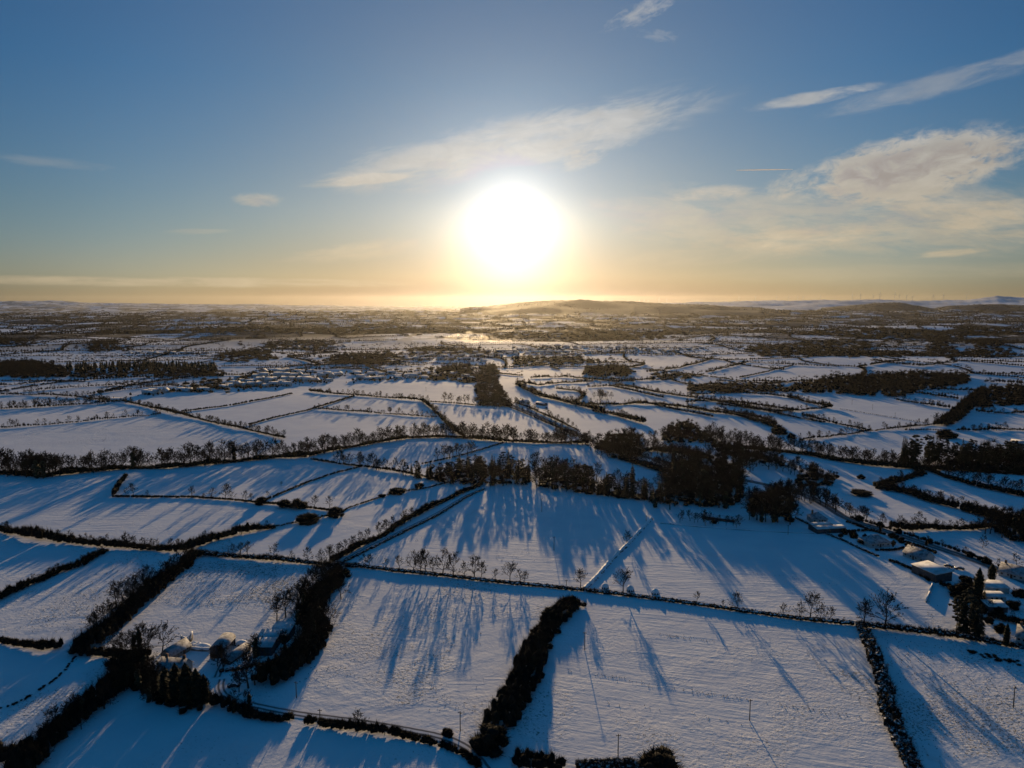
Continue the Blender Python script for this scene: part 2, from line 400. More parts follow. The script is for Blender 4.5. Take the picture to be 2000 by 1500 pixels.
def empty(name, loc, rz=0.0):
    o = bpy.data.objects.new(name, None); COL.objects.link(o); o.location = loc; o.rotation_euler = (0, 0, rz)
    o.empty_display_size = 0.5
    return o
def ico(sub):
    import bmesh
    bm = bmesh.new(); bmesh.ops.create_icosphere(bm, subdivisions=sub, radius=1.0)
    v = np.array([x.co[:] for x in bm.verts]); f = np.array([[q.index for q in x.verts] for x in bm.faces]); bm.free()
    return v, f
ICO1, ICO2 = ico(1), ico(2)
OCT = (np.array([(1, 0, 0), (0, 1, 0), (-1, 0, 0), (0, -1, 0), (0, 0, 1.), (0, 0, -1)]),
       np.array([(0, 1, 4), (1, 2, 4), (2, 3, 4), (3, 0, 4), (1, 0, 5), (2, 1, 5), (3, 2, 5), (0, 3, 5)]))
def blobs(mb, C, R, base=ICO2, jit=0.28, mi=0, floor=-0.55):
    """Knobbly lumps: C centres (n,3), R radii (n,3)."""
    v, f = base; n, k = len(C), len(v)
    if n == 0: return
    s = 1 + RNG.uniform(-jit, jit, (n, k, 1))
    vv = v[None] * s
    vv[..., 2] = np.maximum(vv[..., 2], floor)
    V = C[:, None] + vv * R[:, None]
    mb.add(V.reshape(-1, 3), (f[None] + (np.arange(n) * k)[:, None, None]).reshape(-1, 3), mi)
def twigs(mb, C, R, per, ln, wd, mi=0, up=0.35, inner=0.55, outer=(0.85, 1.25)):
    """Thin blades standing out of the lumps."""
    n = len(C) * per
    if n == 0: return
    c = np.repeat(C, per, 0); r = np.repeat(R, per, 0)
    d = RNG.normal(size=(n, 3)); d[:, 2] = np.abs(d[:, 2]) * 0.9 - 0.15; d /= np.linalg.norm(d, axis=1)[:, None]
    a = c + d * r * inner
    tip = d * r * RNG.uniform(*outer, (n, 1)) + RNG.normal(size=(n, 3)) * ln * 0.25; tip[:, 2] += up * ln * RNG.uniform(.2, 1, n)
    b = c + tip
    w = np.cross(b - a, RNG.normal(size=(n, 3))); w /= np.linalg.norm(w, axis=1)[:, None] + 1e-9
    w *= wd * RNG.uniform(.6, 1.4, (n, 1))
    V = np.stack([a - w, a + w, b], 1).reshape(-1, 3)
    mb.add(V, np.arange(3 * n).reshape(-1, 3), mi)
def poly_points(pts, step):
    """Evenly spaced plan points (x, y, direction) along a polyline of pixels."""
    W = [P(*p)[:2] for p in pts]
    out = []
    for a, b in zip(W[:-1], W[1:]):
        d = b - a; L = np.linalg.norm(d); n = max(1, int(round(L / step)))
        for i in range(n): out.append((*(a + d * (i + 0.5) / n), *(d / (L + 1e-9))))
    return np.array(out)
ONES = ['', 'first', 'second', 'third', 'fourth', 'fifth', 'sixth', 'seventh', 'eighth', 'ninth', 'tenth', 'eleventh', 'twelfth', 'thirteenth',
        'fourteenth', 'fifteenth', 'sixteenth', 'seventeenth', 'eighteenth', 'nineteenth']
TENS = ['', '', 'twent', 'thirt', 'fort', 'fift', 'sixt', 'sevent', 'eight', 'ninet']
def ordinal(n):
    if n < 20: return ONES[n]
    if n >= 100: return 'hundred and ' + ordinal(n - 100) if n > 100 else 'hundredth'
    return TENS[n // 10] + ('ieth' if n % 10 == 0 else 'y-' + ONES[n % 10])
# ------------------------------------------------------------------ ground sheet
# pixel, drill direction (degrees from +X), drill strength, tussock strength: one line per field
FIELDS = [(1400, 1350, -14, .8, .45), (1250, 1260, -12, .6, .25), (1200, 1440, -15, .7, .6), (1600, 1440, -14, .7, .55), (1880, 1400, 30, .2, .85), (1850, 1290, 20, .2, .7),
          (820, 1300, 40, .15, .75), (700, 1340, 35, .15, .7), (900, 1200, 40, .15, .6), (860, 1400, 30, .2, .7), (650, 1180, 40, .1, .6),
          (950, 1060, -8, .7, .15), (1100, 1110, -8, .8, .15), (1450, 1110, -6, .9, .2), (1650, 1190, -6, .9, .3), (1350, 1060, -6, .7, .15),
          (430, 1150, 30, .1, .95), (400, 1110, 30, .1, 1.0), (380, 1210, 30, .1, .25), (160, 1180, 38, .15, .55), (80, 1220, 38, .15, .6), (60, 1100, 35, .3, .4),
          (80, 1310, 40, .2, .5), (60, 1420, 42, .25, .7), (150, 1350, 42, .2, .8), (300, 1440, 48, .5, .35), (600, 1460, 48, .5, .35), (750, 1480, 48, .5, .3),
          (150, 1010, 5, .9, .15), (400, 1020, 12, .7, .25), (120, 960, 5, .6, .15), (400, 930, 10, .4, .15), (640, 960, 15, .3, .15), (600, 1040, 28, .4, .25), (760, 1000, 25, .4, .2),
          (250, 860, 6, 1.0, .35), (100, 870, 4, 1.0, .35), (100, 820, 3, .4, .1), (450, 780, 5, .8, .2), (520, 800, 8, .5, .15), (650, 830, 2, .6, .15), (730, 790, 3, .5, .15), (820, 770, 0, .6, .1),
          (930, 810, 0, .4, .15), (1160, 815, -10, .8, .1), (780, 890, 20, .3, .15), (1700, 800, -8, .5, .1), (1650, 860, -4, .4, .15), (1500, 800, -8, .5, .15), (1750, 1000, -25, .3, .3), (1900, 1010, -25, .3, .2),
          (1850, 1070, -25, .2, .4), (1900, 960, -20, .3, .15)]
def build_ground():
    rs = np.concatenate([[0.5, 40, 80], np.geomspace(110, 26500, 420)])
    az = np.radians(np.concatenate([np.linspace(-46, 46, 420), np.linspace(50, 310, 40)]))
    n, k = len(rs), len(az)
    A, R = np.meshgrid(az, rs)
    X, Y = np.sin(A) * R, np.cos(A) * R
    Z = height(X, Y)
    V = np.stack([X, Y, Z], -1).reshape(-1, 3)
    i = np.arange(n - 1)[:, None] * k; j = np.arange(k)[None]; j2 = (j + 1) % k
    f = np.stack([i + j, i + k + j, i + k + j2, i + j2], -1).reshape(-1, 4)[:, ::-1]
    mb = MB(); mb.add(V, f)
    o = mb.build('ground', 'ground', smooth=True); props(o, kind='structure')
    me = o.data
    xy = V[:, :2]; r = np.hypot(xy[:, 0], xy[:, 1])
    cen = np.array([P(a, b)[:2] for a, b, *_ in FIELDS]); val = np.array([q[2:] for q in FIELDS], float)
    near = np.full(len(xy), 0); m = r < 1700
    d = ((xy[m][:, None] - cen[None]) ** 2).sum(-1); near[m] = d.argmin(1)
    out = np.stack([np.radians(val[near, 0]), val[near, 1], val[near, 2]], 1)
    far = ~m
    out[far] = (0.1, 0.4, 0.12)
    aza = np.degrees(np.arctan2(xy[:, 0], xy[:, 1]))
    wood = np.zeros(len(xy))
    for ri, (sr, lo) in ((0, (1.35, 12.)), (2, (1.2, 14.))):
        r0, s0, pa, ph = RIDGES[ri]
        h = np.interp(aza, pa, ph, left=0, right=0)
        wood = np.maximum(wood, np.exp(-((r - r0) / (s0 * sr)) ** 4) * np.clip(h / lo, 0, 1) * 1.5 * (xy[:, 1] > 0))
    wood[(aza < -2.5)] *= 0
    scrub = sstep(1900, 3000, r) * (1 - 0.75 * sstep(9500, 11500, r) * (aza > 8)) * (1 - .35 * sstep(14000, 17000, r))
    for nm, arr in (('furrow_angle', out[:, 0]), ('furrow', out[:, 1]), ('tussock', out[:, 2]), ('wood', wood), ('scrub', scrub)):
        a = me.attributes.new(nm, 'FLOAT', 'POINT'); a.data.foreach_set('value', arr.astype(np.float32))
build_ground()

def ribbon(name, pts, width, mat, lift=0.10, kind='structure', crown=0.06):
    q = poly_points(pts, 4.0)
    # smooth the plan line
    c = q[:, :2].copy()
    for _ in range(6): c[1:-1] = (c[:-2] + 2 * c[1:-1] + c[2:]) / 4
    d = np.gradient(c, axis=0); d /= np.linalg.norm(d, axis=1)[:, None]
    nrm = np.stack([-d[:, 1], d[:, 0]], 1)
    S = np.array([-1, -.5, 0, .5, 1.0]); V = []
    for s in S:
        xy = c + nrm * s * width / 2
        V.append(np.column_stack([xy, height(xy[:, 0], xy[:, 1]) + lift + crown * (1 - s * s)]))
    V = np.stack(V, 1); n = len(c); k = len(S)
    i = np.arange(n - 1)[:, None] * k; j = np.arange(k - 1)[None]
    f = np.stack([i + j, i + j + k, i + j + k + 1, i + j + 1], -1).reshape(-1, 4)
    mb = MB(); mb.add(V.reshape(-1, 3), f)
    o = mb.build(name, mat, smooth=True); props(o, kind=kind)
    a = o.data.attributes.new('across', 'FLOAT', 'POINT'); a.data.foreach_set('value', np.tile(S, n).astype(np.float32))
    return o
ribbon('country_road', [(945, 772), (989, 787), (1046, 811), (1091, 832), (1136, 850), (1165, 866), (1250, 890), (1380, 922), (1535, 955), (1580, 970), (1625, 994), (1650, 1013),
                        (1720, 1034), (1790, 1057), (1860, 1080), (1930, 1104), (2000, 1136), (2080, 1170)], 7.0, 'road')
ribbon('farm_lane', [(470, 1372), (525, 1385), (590, 1397), (700, 1409), (790, 1425), (860, 1437), (895, 1446), (925, 1465), (950, 1497), (965, 1530)], 4.2, 'lane')
ribbon('farm_drive', [(470, 1372), (438, 1366), (424, 1350), (428, 1332), (440, 1322)], 3.4, 'lane', 0.11)
ribbon('field_track', [(428, 1330), (420, 1316), (432, 1298), (445, 1286)], 3.4, 'lane', 0.12)
ribbon('tree_lane', [(640, 1112), (703, 1078), (790, 1035), (853, 1004), (911, 968), (950, 953)], 3.6, 'lane')

# ------------------------------------------------------------------ hedges
def hedge_clumps(pts, h, w, gap=0.0, vary=0.3, step=None):
    step = step or max(0.8, min(h * .45, w * .5))
    q = poly_points(pts, step)
    if gap: q = q[RNG.random(len(q)) > gap]
    rad = max(0.55, min(w * .5, step * 1.05)); lanes = max(1, int(round(w / (rad * 1.5)))); n = len(q)
    ph = RNG.uniform(0, 50); t = (q[:, 0] + q[:, 1] * .7)
    swell = 1 + vary * (.5 * np.sin(t / 6.3 + ph) + .5 * np.sin(t / 14.7 + 2 * ph))
    C, R = [], []
    for l in range(lanes):
        o = (l + 0.5) / lanes - 0.5
        off = o * w * (.8 + .4 * swell * .5) + RNG.normal(size=n) * w * .08
        x = q[:, 0] - q[:, 3] * off + RNG.normal(size=n) * step * .2; y = q[:, 1] + q[:, 2] * off + RNG.normal(size=n) * step * .2
        edge = 1 - 0.45 * (abs(o) * 2) ** 2 if lanes > 1 else 1.0
        hh = np.maximum(.4, h * swell * edge * (1 + vary * .5 * RNG.uniform(-1, 1, n)))
        rw = rad * RNG.uniform(.8, 1.25, n)
        C.append(np.column_stack([x, y, height(x, y) + hh * .42])); R.append(np.column_stack([rw, rw, hh * .58]))
    return np.concatenate(C), np.concatenate(R)
def make_hedge(name, label, pts, h, w, kind='wild', mat='hedge', cat='hedge', gap=0.0, group=None, near=None):
    p0 = P(*pts[len(pts) // 2]); dist = math.hypot(*p0[:2])
    C, R = hedge_clumps(pts, h, w, gap, 0.12 if kind == 'trim' else 0.55, step=max(0.85, min(h * .42, w * .45, 1.5), dist / 380))
    mb = MB()
    fine = dist < 700
    if kind == 'trim':
        blobs(mb, C, R * .92, ICO1 if fine else OCT, 0.22); twigs(mb, C, R, 26 if fine else 6, 0.45, 0.045 if fine else .12, up=.9, inner=.6, outer=(.9, 1.2))
    else:
        blobs(mb, C, R * .78, ICO1 if fine else OCT, 0.26)
        twigs(mb, C, R, 95 if dist < 480 else 50 if fine else 18, 0.30 * h, 0.055 if fine else 0.13, up=.8, inner=.45, outer=(.8, 1.35))
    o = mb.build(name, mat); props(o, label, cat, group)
    return o
T_OAK, T_ROW = [], []
HEDGES = [
 # name, label, pixels, height, width, kind, material
 ('roadside_hedge', 'dark thorn hedge along the lower side of the snowy farm lane below the farm', [(413, 1374), (500, 1402), (540, 1407), (573, 1403)], 2.2, 2.4, 'wild', 'hedge'),
 ('roadside_hedge', 'low clipped lane hedge from the field gateway down to the bottom edge', [(597, 1411), (650, 1419), (755, 1431), (830, 1448), (880, 1462), (912, 1476), (935, 1500)], 1.8, 2.2, 'wild', 'hedge'),
 ('overgrown_hedge', 'broad overgrown thicket hedge curving down between the two big white foreground fields', [(1124, 1178), (1100, 1196), (1080, 1212), (1062, 1240), (1050, 1268), (1040, 1300), (1030, 1325), (1012, 1352), (998, 1378), (982, 1408), (972, 1430)], 3.6, 8.0, 'wild', 'hedge'),
 ('overgrown_hedge', 'narrow ragged thicket hedge with fallen gaps running down below the twin tall trees', [(1685, 1222), (1699, 1262), (1713, 1308), (1730, 1350), (1731, 1385), (1748, 1427), (1769, 1465), (1784, 1510)], 2.8, 3.6, 'wild', 'hedge_snowy'),
 ('field_hedge', 'long low clipped hedge dividing the white fields, straight part with the row of bare trees', [(655, 1101), (772, 1116), (874, 1126), (965, 1137), (1052, 1145), (1140, 1154)], 1.5, 2.0, 'trim', 'hedge_snowy'),
 ('field_hedge', 'long low clipped hedge running past the round white mounds to the twin tall trees', [(1145, 1155), (1245, 1166), (1350, 1180), (1440, 1193), (1562, 1210), (1667, 1220)], 1.5, 2.0, 'trim', 'hedge_snowy'),
 ('field_hedge', 'low hedge from the twin tall trees to the dark garden conifers', [(1672, 1221), (1755, 1231), (1842, 1242), (1895, 1249), (2010, 1268)], 1.6, 2.2, 'wild', 'hedge_snowy'),
 ('lane_hedge', 'low dark hedge on the near side of the tree lined diagonal lane', [(660, 1104), (703, 1083), (790, 1040), (853, 1009), (911, 972), (945, 956)], 1.3, 1.5, 'trim', 'hedge_snowy'),
 ('lane_hedge', 'shrubby hedge under the trees on the far side of the diagonal lane', [(648, 1098), (700, 1070), (750, 1046), (800, 1014), (850, 988), (905, 962), (940, 948)], 2.4, 2.6, 'wild', 'hedge'),
 ('overgrown_hedge', 'thick dark bushy hedge across the left side, below the wide drilled snow field', [(-20, 1034), (0, 1037), (88, 1054), (192, 1065), (280, 1072), (350, 1077), (375, 1072), (420, 1055), (472, 1040), (537, 1031)], 3.4, 4.2, 'wild', 'hedge'),
 ('ditch_hedge', 'thin broken line of brush along the ditch under four round bushes', [(539, 1029), (605, 1016), (656, 1006), (682, 992), (710, 983), (764, 965), (824, 956), (869, 945), (905, 938)], 0.9, 1.2, 'wild', 'hedge'),
 ('brush_hedge', 'scrubby hedge with scattered trees running to the foot of the diagonal lane', [(385, 1084), (455, 1089), (542, 1095), (648, 1105), (700, 1108)], 1.8, 2.2, 'wild', 'hedge_snowy'),
 ('overgrown_hedge', 'tall wide tree filled hedge slanting down from the hedge junction to the farm copse', [(385, 1085), (371, 1095), (345, 1118), (308, 1149), (266, 1187), (224, 1226), (175, 1261), (150, 1272)], 4.2, 6.0, 'wild', 'hedge'),
 ('field_hedge', 'short bushy hedge slanting across the far left corner field', [(206, 1077), (180, 1092), (157, 1107), (115, 1117), (91, 1130), (52, 1145), (0, 1170), (-30, 1184)], 2.2, 3.0, 'wild', 'hedge'),
 ('field_hedge', 'ragged hedge at the left edge beside the lower ditch field', [(-20, 1250), (0, 1254), (52, 1263), (90, 1268), (122, 1264)], 1.9, 2.2, 'wild', 'hedge'),
 ('ditch_hedge', 'dark broken brush line along the ditch in the lower left field', [(147, 1283), (134, 1300), (122, 1315), (95, 1337), (70, 1353), (45, 1368), (17, 1380), (-20, 1388)], 0.45, 0.9, 'wild', 'hedge'),
 ('overgrown_hedge', 'tall dark hedge of scrub trees slanting from the farm to the bottom left corner', [(300, 1318), (262, 1328), (238, 1338), (196, 1373), (168, 1392), (140, 1415), (110, 1440), (87, 1464), (52, 1502), (35, 1525)], 4.8, 6.0, 'wild', 'hedge'),
 ('field_hedge', 'brown scrubby hedge ending at the bottom left corner', [(-20, 1476), (0, 1482), (30, 1485), (60, 1486)], 3.2, 3.5, 'wild', 'hedge'),
 ('farmyard_hedge', 'low curved garden hedge in front of the half round farm shed', [(430, 1313), (448, 1311), (472, 1307), (500, 1300), (520, 1297)], 1.3, 1.4, 'trim', 'hedge_snowy'),
 ('farmyard_hedge', 'dark hedge under the row of farm trees behind the farmhouse', [(140, 1277), (175, 1279), (210, 1280), (245, 1282), (290, 1283)], 2.6, 3.0, 'wild', 'hedge'),
 ('copse_thicket', 'dense dark thicket of the farm copse beside the long white field', [(668, 1116), (647, 1142), (622, 1168), (610, 1190), (604, 1214), (622, 1232), (612, 1258), (590, 1284), (552, 1314), (512, 1340)], 3.6, 8.5, 'wild', 'hedge'),
 ('copse_thicket', 'dark thicket of shrubs crowding the front of the farmhouse', [(232, 1292), (250, 1312), (275, 1330), (300, 1345), (330, 1362), (365, 1374), (405, 1374)], 3.0, 8.0, 'wild', 'hedge'),
 ('garden_hedge', 'low garden hedge between the blue shaded field and the long shed', [(1552, 1012), (1590, 1030), (1615, 1044), (1650, 1058), (1685, 1075), (1716, 1088)], 1.2, 1.3, 'trim', 'hedge_snowy'),
 ('garden_hedge', 'dark hedge along the field side of the big flat roofed shed', [(1737, 1096), (1760, 1104), (1783, 1114), (1814, 1136)], 1.3, 1.5, 'trim', 'hedge'),
 ('garden_hedge', 'dark hedge running on from the big shed to the garden cypress', [(1836, 1144), (1860, 1152), (1885, 1164), (1900, 1170)], 1.5, 1.6, 'wild', 'hedge'),
 ('roadside_hedge', 'hedge on the upper verge of the main road above the bungalows', [(1660, 1012), (1720, 1029), (1790, 1052), (1860, 1074), (1930, 1098), (2000, 1128)], 1.1, 1.4, 'wild', 'hedge'),
 ('roadside_hedge', 'dark hedge on the bungalow side of the main road', [(1655, 1020), (1692, 1034), (1740, 1048), (1755, 1056), (1800, 1070), (1830, 1082)], 1.4, 1.8, 'trim', 'hedge'),
 ('garden_hedge', 'short cross hedge between the two middle bungalow gardens', [(1710, 1076), (1740, 1076), (1768, 1072)], 1.4, 1.5, 'trim', 'hedge'),
 ('garden_hedge', 'garden hedge behind the long flat farm shed by the road', [(1650, 1040), (1680, 1038), (1708, 1038)], 1.5, 1.5, 'trim', 'hedge'),
 ('garden_hedge', 'dark garden hedge from the flat garages to the picture edge', [(1930, 1204), (1960, 1212), (2010, 1226)], 1.8, 2.2, 'wild', 'hedge'),
 ('roadside_thicket', 'dark bushy hedge above the road with two round trees rising from it', [(1737, 1030), (1775, 1036), (1807, 1034), (1850, 1034), (1895, 1034), (1940, 1028), (1960, 1040)], 2.6, 3.2, 'wild', 'hedge'),
 ('field_thicket', 'dense dark hedge slanting through the shaded fields beyond the bungalows', [(1712, 955), (1740, 958), (1780, 966), (1820, 981), (1871, 993)], 3.6, 5.0, 'wild', 'hedge'),
 ('field_thicket', 'dark hedge continuing from a gap to the wood by the picture edge', [(1880, 996), (1912, 1004), (1945, 1012), (1980, 1022), (2010, 1032)], 4.4, 7.0, 'wild', 'hedge'),
 ('field_thicket', 'short curved thicket hooking up from the slanting shaded hedge', [(1712, 952), (1745, 944), (1775, 934), (1800, 928), (1790, 915)], 3.0, 5.0, 'wild', 'hedge'),
 ('field_thicket', 'long dark hedge of scrub under the tall conifers, right of centre', [(1781, 912), (1820, 922), (1850, 933), (1880, 942), (1910, 951), (1960, 962), (2010, 972)], 3.6, 5.0, 'wild', 'hedge'),
 ('belt_hedge', 'brushy foot of the tree belt below the bright sloping field', [(1400, 872), (1460, 877), (1529, 883), (1580, 889), (1640, 901), (1700, 909), (1775, 915), (1850, 918), (2010, 928)], 3.0, 6.0, 'wild', 'hedge'),
 ('belt_hedge', 'brushy foot of the long tree belt crossing the middle, western half', [(-20, 926), (0, 925), (90, 930), (150, 924), (210, 918), (255, 915), (330, 914), (390, 909), (480, 900), (540, 894), (600, 892)], 3.0, 7.0, 'wild', 'hedge'),
 ('belt_hedge', 'brushy foot of the long tree belt crossing the middle, toward the road', [(600, 892), (640, 882), (680, 875), (740, 864), (800, 856), (875, 854), (930, 858), (980, 862), (1040, 865), (1100, 866), (1150, 866)], 2.6, 5.0, 'wild', 'hedge'),
 ('field_hedge', 'straight dark hedge under a sparse row of trees on the left', [(219, 971), (300, 972), (375, 972), (450, 977), (510, 983), (585, 990), (644, 998)], 1.6, 1.8, 'trim', 'hedge'),
 ('field_hedge', 'short steep hedge joining the belt to the sparse tree row', [(221, 970), (234, 949), (246, 930)], 2.4, 2.8, 'wild', 'hedge'),
 ('field_hedge', 'straight thin hedge slanting up to the belt junction', [(516, 979), (590, 947), (620, 936), (650, 926), (707, 912)], 1.4, 1.6, 'trim', 'hedge'),
 ('field_hedge', 'treed hedge running from the belt junction down to the pine wood', [(608, 898), (662, 907), (707, 912), (770, 921), (830, 932), (869, 943)], 1.6, 2.0, 'wild', 'hedge'),
 ('field_hedge', 'thin straight dark hedge pointing from the pine wood to the tree belt', [(824, 907), (890, 893), (940, 879), (985, 865)], 1.4, 1.6, 'trim', 'hedge'),
 ('field_hedge', 'low hedge at the top of the huge drilled field, with two lone trees', [(-20, 838), (0, 837), (120, 828), (240, 816), (315, 810)], 1.6, 2.0, 'wild', 'hedge'),
 ('field_hedge', 'long straight hedge descending past the huge drilled field', [(240, 785), (270, 791), (345, 809), (420, 827), (495, 843), (555, 857)], 2.2, 3.0, 'wild', 'hedge'),
 ('field_hedge', 'straight clipped hedge above the shaded slope beside the village', [(354, 805), (450, 793), (520, 780), (570, 770)], 1.8, 2.4, 'trim', 'hedge'),
 ('field_hedge', 'slanting clipped hedge between two pale middle fields', [(486, 831), (540, 816), (600, 803), (612, 799)], 1.8, 2.4, 'trim', 'hedge'),
 ('field_hedge', 'hedge with four lone trees below the small triangular field', [(614, 799), (680, 804), (770, 810), (854, 816)], 1.7, 2.2, 'wild', 'hedge'),
 ('field_hedge', 'short thick hedge closing the triangular field', [(614, 798), (650, 788), (692, 775)], 2.0, 2.6, 'trim', 'hedge'),
 ('field_hedge', 'treed hedge curving from the village down to the tree belt', [(605, 765), (644, 770), (680, 772), (770, 779), (824, 783), (845, 800), (866, 821), (887, 842), (905, 855)], 2.2, 3.0, 'wild', 'hedge'),
 ('field_hedge', 'straight hedge below the row of bare trees beside the road wood', [(836, 785), (890, 789), (947, 794)], 1.6, 2.0, 'trim', 'hedge'),
 ('field_hedge', 'hedge under the avenue of small trees at the left edge', [(-20, 800), (0, 799), (90, 795), (168, 790), (240, 785)], 2.0, 2.6, 'wild', 'hedge'),
 ('field_hedge', 'long thin hedge of the far pale fields on the left', [(0, 771), (105, 773), (165, 777), (215, 783)], 2.0, 2.6, 'wild', 'hedge'),
 ('field_hedge', 'hedge slanting between narrow pale strips on the left', [(48, 765), (110, 760), (180, 755), (240, 752), (290, 755), (360, 755)], 2.0, 2.4, 'wild', 'hedge'),
 ('field_hedge', 'hedge running toward the village from the narrow pale strips', [(170, 771), (235, 763), (300, 756), (350, 752)], 2.0, 2.4, 'wild', 'hedge'),
 ('field_hedge', 'distant hedge leading to the conifer plantation edge', [(261, 750), (350, 742), (435, 734)], 2.2, 2.6, 'wild', 'hedge'),
 ('field_hedge', 'treed hedge on the slope right of the road, upper run', [(1010, 752), (1049, 773), (1091, 783), (1139, 795), (1178, 804)], 3.2, 4.0, 'wild', 'hedge'),
 ('field_hedge', 'broad scrubby hedge ending beside the rounded pale field', [(1160, 806), (1199, 811), (1230, 820), (1259, 828)], 4.0, 5.0, 'wild', 'hedge'),
 ('field_hedge', 'long hedge with dark scrub clumps crossing above the pale fields', [(1148, 791), (1205, 792), (1235, 789), (1283, 791), (1340, 797), (1400, 808)], 2.6, 4.0, 'wild', 'hedge'),
 ('field_hedge', 'long lumpy hedge slanting far down the right hand fields', [(1202, 752), (1280, 767), (1325, 774), (1370, 780), (1460, 797), (1550, 815), (1610, 826)], 2.2, 3.0, 'wild', 'hedge'),
 ('field_hedge', 'distant scalloped hedge above the pale strip fields', [(1205, 746), (1260, 743), (1310, 743), (1370, 758), (1418, 768)], 2.4, 3.0, 'wild', 'hedge'),
 ('field_hedge', 'far hedge rising toward the sunlit ridge field', [(1265, 728), (1328, 719), (1394, 701)], 2.4, 3.0, 'wild', 'hedge'),
 ('field_hedge', 'far hedge along the lower side of the shaded strip', [(1379, 728), (1430, 716), (1460, 708), (1544, 713), (1640, 717)], 2.4, 3.0, 'wild', 'hedge'),
 ('field_hedge', 'straight far hedge slanting between two shaded strips', [(1445, 738), (1505, 725), (1550, 714)], 2.0, 2.6, 'trim', 'hedge'),
 ('field_hedge', 'hedge with lone dark trees along the bright sloping field', [(1568, 813), (1640, 830), (1700, 842)], 2.0, 2.6, 'wild', 'hedge'),
 ('field_hedge', 'gently rising hedge from the low trees to the steep hedgerow', [(1700, 842), (1760, 837), (1820, 830)], 1.8, 2.4, 'wild', 'hedge'),
 ('field_hedge', 'low hedge curving round the foot of the bright sloping field', [(1560, 860), (1610, 855), (1650, 850), (1700, 843)], 1.8, 2.4, 'wild', 'hedge'),
 ('field_hedge', 'thin hedge above the oval snow patch', [(1766, 841), (1810, 840), (1859, 842)], 1.5, 1.8, 'trim', 'hedge'),
 ('field_hedge', 'thin fence hedge crossing the biggest sunlit field', [(1640, 799), (1724, 813), (1814, 828)], 0.8, 0.9, 'trim', 'hedge'),
 ('overgrown_hedge', 'tall thick hedgerow climbing steeply beside the biggest sunlit field', [(1922, 766), (1895, 788), (1862, 820), (1835, 833)], 4.6, 9.0, 'wild', 'hedge'),
 ('field_hedge', 'curved hedge below the far shaded triangle field', [(1751, 782), (1805, 791), (1865, 800)], 2.0, 2.6, 'wild', 'hedge'),
 ('field_hedge', 'bushy hedge stepping through the strip fields right of centre', [(1400, 791), (1490, 803), (1529, 806), (1580, 801), (1625, 797)], 2.4, 3.0, 'wild', 'hedge'),
 ('field_hedge', 'dense hedge ending at two tall ivy trees', [(1538, 777), (1580, 788), (1622, 798)], 2.6, 3.0, 'wild', 'hedge'),
 ('belt_hedge', 'brush along the tree belt below the rounded white field', [(1400, 806), (1445, 813), (1490, 827), (1517, 836)], 3.0, 4.5, 'wild', 'hedge'),
 ('field_hedge', 'hedge between two blue shaded fields near the right edge', [(1905, 806), (1950, 808), (2010, 808)], 2.4, 3.0, 'wild', 'hedge'),
 ('field_hedge', 'scrubby hedge under thin trees near the right edge', [(1870, 842), (1920, 842), (1960, 840), (2010, 842)], 2.2, 3.0, 'wild', 'hedge'),
 ('belt_hedge', 'dark brush strip inside the shaded wood clearing', [(1211, 897), (1250, 908), (1304, 925)], 3.0, 5.0, 'wild', 'hedge'),
 ('belt_hedge', 'brush along the upper edge of the wood clearing, by the road', [(1166, 876), (1210, 884), (1270, 880), (1330, 886), (1390, 898)], 3.2, 7.0, 'wild', 'hedge'),
 ('verge_hedge', 'hedge on the upper verge of the main road below the road wood', [(1006, 786), (1046, 803), (1091, 824), (1130, 841)], 1.8, 2.4, 'wild', 'hedge'),
 ('verge_hedge', 'hedge on the lower verge of the main road beside the shaded slope', [(985, 792), (1040, 814), (1091, 838), (1128, 854)], 1.6, 2.2, 'wild', 'hedge'),
 ('field_hedge', 'treed hedge under the bright field by the town, near the pitch', [(1037, 739), (1100, 737), (1160, 742), (1208, 748)], 2.6, 3.4, 'wild', 'hedge'),
 ('field_hedge', 'second treed hedge below the bright field by the town', [(1010, 747), (1052, 754), (1094, 749), (1136, 748), (1157, 746)], 2.4, 3.2, 'wild', 'hedge'),
 ('field_hedge', 'hedge looping round the little curved field', [(1088, 761), (1124, 764), (1142, 772), (1136, 781), (1118, 787)], 2.4, 3.4, 'wild', 'hedge'),
 ('field_hedge', 'hedge bounding the top of the curved pale field', [(1148, 757), (1190, 755), (1235, 764), (1295, 778)], 1.8, 2.4, 'wild', 'hedge'),
 ('field_hedge', 'hedge over the long pale slope right of the strips', [(1349, 772), (1430, 769), (1500, 772), (1560, 779)], 2.2, 3.0, 'wild', 'hedge'),
 ('field_hedge', 'hedge along the middle of the long pale slope', [(1340, 787), (1400, 784), (1460, 790), (1550, 803)], 2.4, 3.2, 'wild', 'hedge'),
 ('field_hedge', 'treed hedge falling to the dark bush clump', [(1397, 799), (1460, 812), (1500, 822), (1516, 832)], 2.6, 3.4, 'wild', 'hedge'),
 ('field_hedge', 'scrubby hedge over the open slope with one lone tree', [(1280, 793), (1325, 802), (1394, 815)], 2.2, 3.2, 'wild', 'hedge'),
 ('field_hedge', 'hedge with houses above the sunlit far field', [(1400, 745), (1445, 747), (1505, 752), (1550, 746)], 2.4, 4.0, 'wild', 'hedge'),
 ('field_hedge', 'dark hedge curling over the far right white field', [(1700, 704), (1750, 712), (1796, 716), (1830, 712), (1868, 708)], 2.8, 4.0, 'wild', 'hedge'),
 ('field_hedge', 'sparse tree hedge along the far right white field', [(1862, 729), (1930, 731), (2010, 735)], 1.6, 2.4, 'wild', 'hedge'),
 ('field_hedge', 'dark hedge by the shoulder wood at the right', [(1820, 762), (1870, 763), (1916, 766)], 2.6, 4.0, 'wild', 'hedge'),
